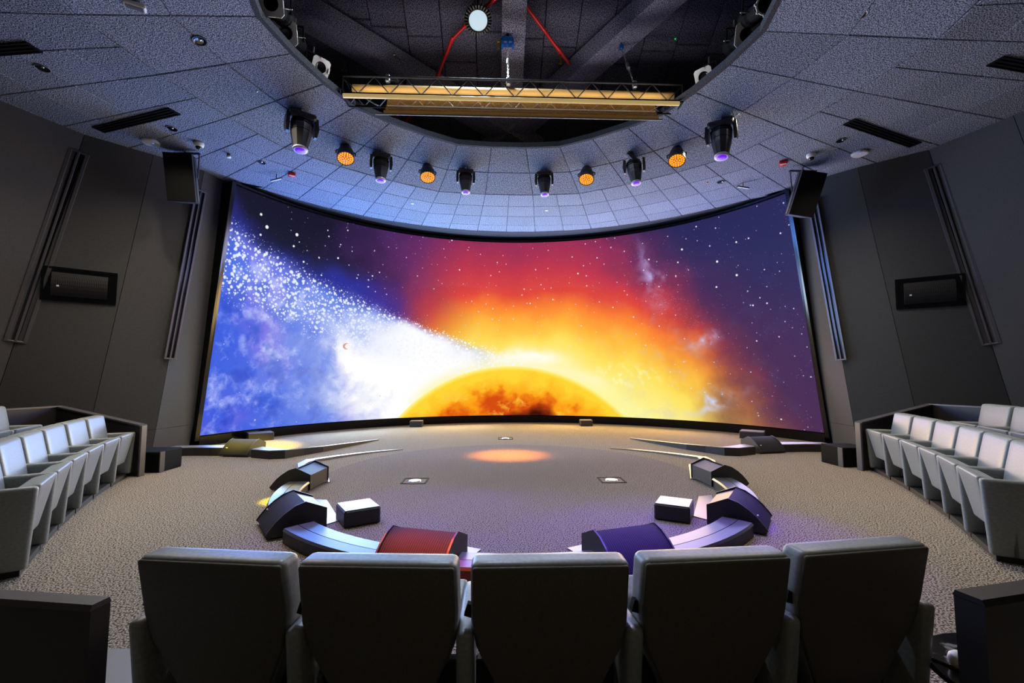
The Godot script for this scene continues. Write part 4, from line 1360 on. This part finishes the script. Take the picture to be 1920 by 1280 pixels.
# ---------------------------------------------------------------- truss, pipes, hoists
func rigging() -> void:
	var t := thing("lighting_truss", "black square lighting truss spanning the round ceiling opening", "truss")
	var L := V(-2.62, 5.8, 6.8)
	var R := V(2.72, 5.8, 6.81)
	var up := Vector3(0, 0.28, 0)
	var bk := Vector3(0, 0, -0.33)
	for o in [Vector3.ZERO, up, bk, up + bk]:
		var s := S()
		tube(s, L + o, R + o, 0.02, 10)
		obj("chord", s, M.black, t)
	for e in [L, R]:
		for q in [[Vector3.ZERO, up], [bk, up + bk], [Vector3.ZERO, bk], [up, up + bk]]:
			var s := S()
			tube(s, e + q[0], e + q[1], 0.018, 8)
			obj("end_bar", s, M.black, t)
	var n := 22
	for i in n:
		var a := L.lerp(R, i / float(n)); var b := L.lerp(R, (i + 1) / float(n))
		for q in [[Vector3.ZERO, up], [bk, up + bk], [Vector3.ZERO, bk]]:
			var s := S()
			tube(s, a + (q[0] if i % 2 else q[1]), b + (q[1] if i % 2 else q[0]), 0.009, 6)
			obj("brace", s, M.black if q[0] == Vector3.ZERO and q[1] == up else M.grey, t)
	# roll-down cloth in the truss
	t = thing("projection_screen", "rolled golden gauze screen with its hem hanging below the truss", "projection screen")
	var s2 := S()
	tube(s2, V(-2.5, 5.95, 6.97), V(2.62, 5.95, 6.98), 0.095, 20)
	obj("roll", s2, M.gold, t)
	s2 = S()
	tube(s2, V(-2.6, 5.762, 6.8), V(2.66, 5.762, 6.81), 0.034, 14)
	obj("light_tube", s2, M.tube, t)
	area(V(0.03, 5.81, 6.765), Vector3(0, 1, 0.3), Vector2(5.0, 0.07), Color(0.95, 0.9, 0.88), TUBE)
	s2 = S()
	for k in 24:
		var f0 := k / 24.0; var f1 := (k + 1) / 24.0
		var a0 := V(lerpf(-1.92, 2.28, f0), 5.85, 6.88); var a1 := V(lerpf(-1.92, 2.28, f1), 5.85, 6.88)
		var b0 := V(lerpf(-2.0, 2.36, f0), 5.57, 6.93 + 0.004 * sin(k * 1.3)); var b1 := V(lerpf(-2.0, 2.36, f1), 5.57, 6.93 + 0.004 * sin((k + 1) * 1.3))
		var th := Vector3(0, 0, -0.002)
		loft(s2, [[a0, b0, b0 + th, a0 + th], [a1, b1, b1 + th, a1 + th]])
	obj("gauze", s2, M.scrim, t)
	s2 = S()
	box(s2, V(0.18, 5.59, 6.925), Vector3(4.38, 0.045, 0.012))
	obj("hem", s2, M.hem, t)
	s2 = S()
	tube(s2, V(-2.14, 5.562, 6.94), V(2.43, 5.562, 6.93), 0.014, 10)
	obj("bottom_bar", s2, M.plate, t)
	s2 = S()
	tube(s2, V(-1.95, 5.68, 6.9), V(2.3, 5.68, 6.9), 0.006, 6)
	obj("pull_cord", s2, M.white, t)
	# red sprinkler pipes on the sloping roof
	var paths := [[roof(-0.1, 6.6, 0.2), roof(-0.29, 6.98, 0.2), roof(-0.74, 7.29, 0.2), roof(-1.01, 7.51, 0.2), roof(-1.31, 8.03, 0.2), roof(-1.69, 8.52, 0.2), roof(-2.13, 8.91, 0.2), roof(-2.25, 8.76, 0.2), roof(-2.36, 8.83, 0.2), roof(-2.5, 8.7, 0.05)], [roof(-0.1, 6.6, 0.2), roof(0.17, 6.97, 0.2), roof(0.87, 7.62, 0.2), roof(1.41, 8.1, 0.2), roof(1.75, 8.45, 0.2)]]
	for k in 2:
		t = thing("sprinkler_pipe", "bright red sprinkler pipe slanting down the %s side of the roof" % ["left", "right"][k], "pipe", Vector3.ZERO, 0.0, "red sprinkler pipes")
		var p: Array = paths[k]
		s2 = S()
		for j in p.size() - 1: tube(s2, p[j], p[j + 1], 0.03 if j < 8 else 0.022, 10)
		obj("run", s2, M.pipe, t)
		s2 = S()
		for j in range(1, p.size() - 1): lathe(s2, p[j] - (p[j + 1] - p[j]).normalized() * 0.05, p[j + 1] - p[j], [[0.036, 0.0], [0.04, 0.02], [0.04, 0.08], [0.036, 0.1]], 10)
		obj("joint", s2, M.pipe, t)
		if k == 1:
			s2 = S()
			var q := roof(0.9, 7.66, 0.22)
			tube(s2, q, q + Vector3(0, -0.12, 0), 0.016)
			lathe(s2, q + Vector3(0, -0.12, 0), Vector3.DOWN, [[0.02, 0.0], [0.012, 0.03], [0.03, 0.05], [0.03, 0.055]], 12)
			obj("sprinkler_head", s2, M.brass, t)
	# high bay lamp
	var hb := V(-0.54, 7.22, 7.0)
	t = thing("high_bay_lamp", "round white high bay lamp with dark finned rim at the top", "lamp", hb)
	var aim := Vector3(0.05, -0.85, 0.5).normalized()
	s2 = S()
	lathe(s2, Vector3.ZERO, aim, [[0.1, -0.16], [0.17, -0.1], [0.175, 0.0], [0.165, 0.02], [0.152, 0.02], [0.15, 0.0]], 32)
	obj("housing", s2, M.cabinet, t)
	var fr := frame_of(aim)
	var fin := S()
	box(fin, Vector3(0.195, 0, -0.03), Vector3(0.05, 0.02, 0.11))
	var fin_mesh := mesh_of(fin)
	for i in 28: share("fin", fin_mesh, M.cabinet, t, Transform3D(fr * Basis(Vector3.BACK, TAU * i / 28.0), Vector3.ZERO))
	s2 = S()
	lathe(s2, Vector3.ZERO, aim, [[0.15, -0.01], [0.148, 0.015], [0.1, 0.03], [0.0, 0.036]], 32)
	obj("lens", s2, M.lamp, t)
	s2 = S()
	tube(s2, -aim * 0.14, -aim * 0.14 + Vector3(0, 0.4, 0), 0.015)
	obj("stem", s2, M.black, t)
	spot(hb + aim * 0.08, hb + aim * 5.0, 88.0, Color(0.82, 0.9, 1.0), 26.0, 1.0, 0.15)
	# hoists and their chains
	var hs := [[V(-0.05, 7.1, 7.3), V(-0.05, 6.1, 6.9), "blue chain hoist under the middle rib above the truss", true], [V(1.91, 7.1, 7.36), V(1.98, 6.1, 6.9), "slim steel hanging cable at the right of the truss", false], [V(-1.9, 6.75, 7.9), V(-1.95, 6.1, 6.9), "dark hanging clamp at the left end of the truss", false]]
	for e in hs:
		t = thing("chain_hoist", e[2], "hoist", Vector3.ZERO, 0.0, "hangers of the truss")
		var p: Vector3 = e[0]; var q: Vector3 = e[1]
		if e[3]:
			s2 = S()
			cbox(s2, p, Vector3(0.2, 0.12, 0.14), 0.02)
			for x in [-0.09, 0.0, 0.09]: box(s2, p + Vector3(x, -0.07, 0.02), Vector3(0.03, 0.08, 0.12))
			obj("motor", s2, M.blue, t)
			s2 = S()
			tube(s2, p + Vector3(0, 0.05, 0), p + Vector3(0, 0.3, 0), 0.02)
			obj("hanger", s2, M.black, t)
		else:
			s2 = S()
			cbox(s2, p, Vector3(0.07, 0.09, 0.07), 0.012)
			tube(s2, p, p + Vector3(0, 0.5, 0), 0.012)
			obj("hanger", s2, M.blue if p.x > 0 else M.black, t)
		s2 = S()
		var links := 26
		for j in links:
			var a := p.lerp(q, j / float(links)); var b := p.lerp(q, (j + 1.15) / links)
			var off := Vector3(0.011, 0, 0) if j % 2 else Vector3(0, 0, 0.011)
			tube(s2, a - off, b - off, 0.0045, 5); tube(s2, a + off, b + off, 0.0045, 5)
		obj("chain", s2, M.chrome, t)
		s2 = S()
		cbox(s2, q + Vector3(0, 0.02, 0), Vector3(0.07, 0.12, 0.06), 0.01)
		tube(s2, p.lerp(q, 0.45), p.lerp(q, 0.56), 0.03, 8)
		obj("hook", s2, M.steel, t)
	# small fittings on the ribs
	for e in [[roof(-0.2, 7.33, 0.45), "brass", "small brass cock at the left of the blue hoist"], [roof(-2.02, 7.62, 0.36), "steel", "short steel beam clamp on the left rib"]]:
		t = thing("beam_clamp", e[2], "clamp", e[0])
		s2 = S()
		tube(s2, Vector3.ZERO, Vector3(0, -0.12, 0) if e[1] == "brass" else Vector3(0.12, -0.1, 0), 0.014)
		obj("rod", s2, M[e[1]], t)
		s2 = S()
		cbox(s2, Vector3(0, 0.0, 0), Vector3(0.06, 0.04, 0.04), 0.008)
		obj("jaw", s2, M[e[1]], t)
	t = thing("status_light", "tiny green lamp in a joint of the dark roof at right", "indicator", roof(2.94, 7.55, 0.012))
	s2 = S()
	lathe(s2, Vector3.ZERO, Vector3.DOWN, [[0.014, 0.0], [0.014, 0.008], [0.0, 0.012]], 12)
	obj("lens", s2, M.led_green, t)

# ---------------------------------------------------------------- things on the walls
func wall_lerp(rows: Array, k: float, y: float, out := 0.0) -> Vector3:
	var i := int(k)
	var a := wall_at(rows[i], y).lerp(wall_at(rows[i + 1], y), k - i)
	return a + wall_normal(rows, i) * out

func wall_normal(rows: Array, i: int) -> Vector3:
	return normal_of(rows[i], rows[i + 1], 3.2)

func wall_slot(label: String, top: Vector3, bottom: Vector3, n: Vector3, w: float) -> void:
	var t := thing("wall_grille", label, "air vent", Vector3.ZERO, 0.0, "tall slotted grilles in the walls")
	var y := (top - bottom).normalized()
	var x := y.cross(n).normalized()
	var b := Basis(x, y, n)
	var c := (top + bottom) / 2.0
	var L := (top - bottom).length()
	var s := S()
	box(s, c + n * 0.004, Vector3(w, L, 0.01), b)
	obj("backing", s, M.gloss, t)
	for k in 3:
		s = S()
		cbox(s, c + n * 0.02 + x * (k - 1) * w * 0.42, Vector3(w * (0.14 if k == 1 else 0.2), L, 0.035), 0.005, b)
		obj("slat", s, M.rail, t)
	for e in [-0.5, 0.5]:
		s = S()
		cbox(s, c + n * 0.02 + y * L * e, Vector3(w * 1.06, 0.03, 0.035), 0.005, b)
		obj("end_cap", s, M.rail, t)

func wall_things() -> void:
	for m in [-1.0, 1.0]:
		var rows: Array = WALL_L if m < 0 else WALL_R
		var side := "left" if m < 0 else "right"
		wall_slot("tall narrow slotted grille on the %s wall next to the screen" % side, wall_at(rows[1], 5.0), wall_at(rows[1], 1.78), ((wall_normal(rows, 0) + wall_normal(rows, 1)) / 2.0).normalized(), 0.2)
		wall_slot("tall wide slotted grille on the %s wall beyond the wall speaker" % side, wall_at(rows[3], 5.1), wall_at(rows[3], 2.0), ((wall_normal(rows, 2) + wall_normal(rows, 3)) / 2.0).normalized(), 0.25)
		# speaker set in the wall between the two
		var i := 2
		var n := wall_normal(rows, i)
		var c := wall_lerp(rows, 2.5, 2.95)
		var x := (wall_at(rows[3], 2.95) - wall_at(rows[2], 2.95)).normalized()
		var y := n.cross(x).normalized()
		if y.y < 0: y = -y
		var b := Basis(x, y, x.cross(y))
		var t := thing("wall_speaker", "black speaker box set in a dark framed niche of the %s wall" % side, "speaker", Vector3.ZERO, 0.0, "speakers set in the side walls")
		var s := S()
		for q in [[0, 0.26, 0.92, 0.035], [0, -0.26, 0.92, 0.035], [0.445, 0, 0.035, 0.5], [-0.445, 0, 0.035, 0.5]]:
			box(s, c + x * q[0] + y * q[1] + n * 0.008, Vector3(q[2], q[3], 0.03), b)
		obj("frame", s, M.gloss, t)
		s = S()
		box(s, c + n * 0.004, Vector3(0.88, 0.5, 0.012), b)
		obj("niche_back", s, M.gloss, t)
		s = S()
		var rings := []
		for k in 7:
			var a := lerpf(-0.19, 0.19, k / 6.0)
			var dep := 0.03 + 0.09 * cos(a / 0.19 * 1.2)
			rings.append([c + y * a - x * 0.34 + n * 0.01, c + y * a + x * 0.34 + n * 0.01, c + y * a + x * 0.34 + n * dep, c + y * a - x * 0.34 + n * dep])
		loft(s, rings)
		obj("grille", s, M.grille, t)
		s = S()
		box(s, c - x * 0.26 * m - y * 0.03 + n * 0.118, Vector3(0.03, 0.025, 0.01), b)
		obj("badge", s, M.white, t)
		# speaker hung from the ceiling
		var hc := V(-5.72, 4.9, 7.95) if m < 0 else V(5.58, 4.87, 8.15)
		t = thing("hanging_speaker", "black box speaker in a bracket hung below the %s ceiling" % side, "speaker", hc, 0.0, "speakers hung at the screen corners")
		var face := Vector3(0.22, -0.25, 0.9).normalized() if m < 0 else Vector3(-0.2, -0.3, 0.9).normalized()
		var f := frame_of(face)
		var roll := Basis(face, 0.04 if m < 0 else -0.22)
		f = roll * f
		s = S()
		var rr := []
		for e in [[-0.4, 0.2], [0.4, 0.2]]:
			rr.append([f * Vector3(-0.15, e[0], -0.22), f * Vector3(0.15, e[0], -0.22), f * Vector3(0.215, e[0], 0.16), f * Vector3(-0.215, e[0], 0.16)])
		loft(s, rr)
		obj("cabinet", s, M.cabinet, t)
		s = S()
		cbox(s, f * Vector3(0, 0, 0.168), Vector3(0.425, 0.79, 0.014), 0.005, f)
		obj("grille", s, M.black, t)
		s = S()
		for e in [-1.0, 1.0]: box(s, f * Vector3(0.2 * e, 0, 0.0) , Vector3(0.012, 0.76, 0.05), f * Basis(Vector3.UP, -0.17 * e))
		obj("side_rail", s, M.steel, t)
		s = S()
		var top := Vector3(0, 0.46, 0)
		box(s, top, Vector3(0.52, 0.015, 0.05))
		obj("bracket_bar", s, M.black, t)
		s = S()
		for e in [-1.0, 1.0]: tube(s, top + Vector3(0.25 * e, 0, 0), f * Vector3(0.225 * e, 0.02, 0.0), 0.012, 6)
		obj("bracket_arm", s, M.steel, t)
		s = S()
		tube(s, top, top + Vector3(0, CEIL - hc.y - 0.46, 0), 0.014, 8)
		obj("hanger", s, M.steel, t)
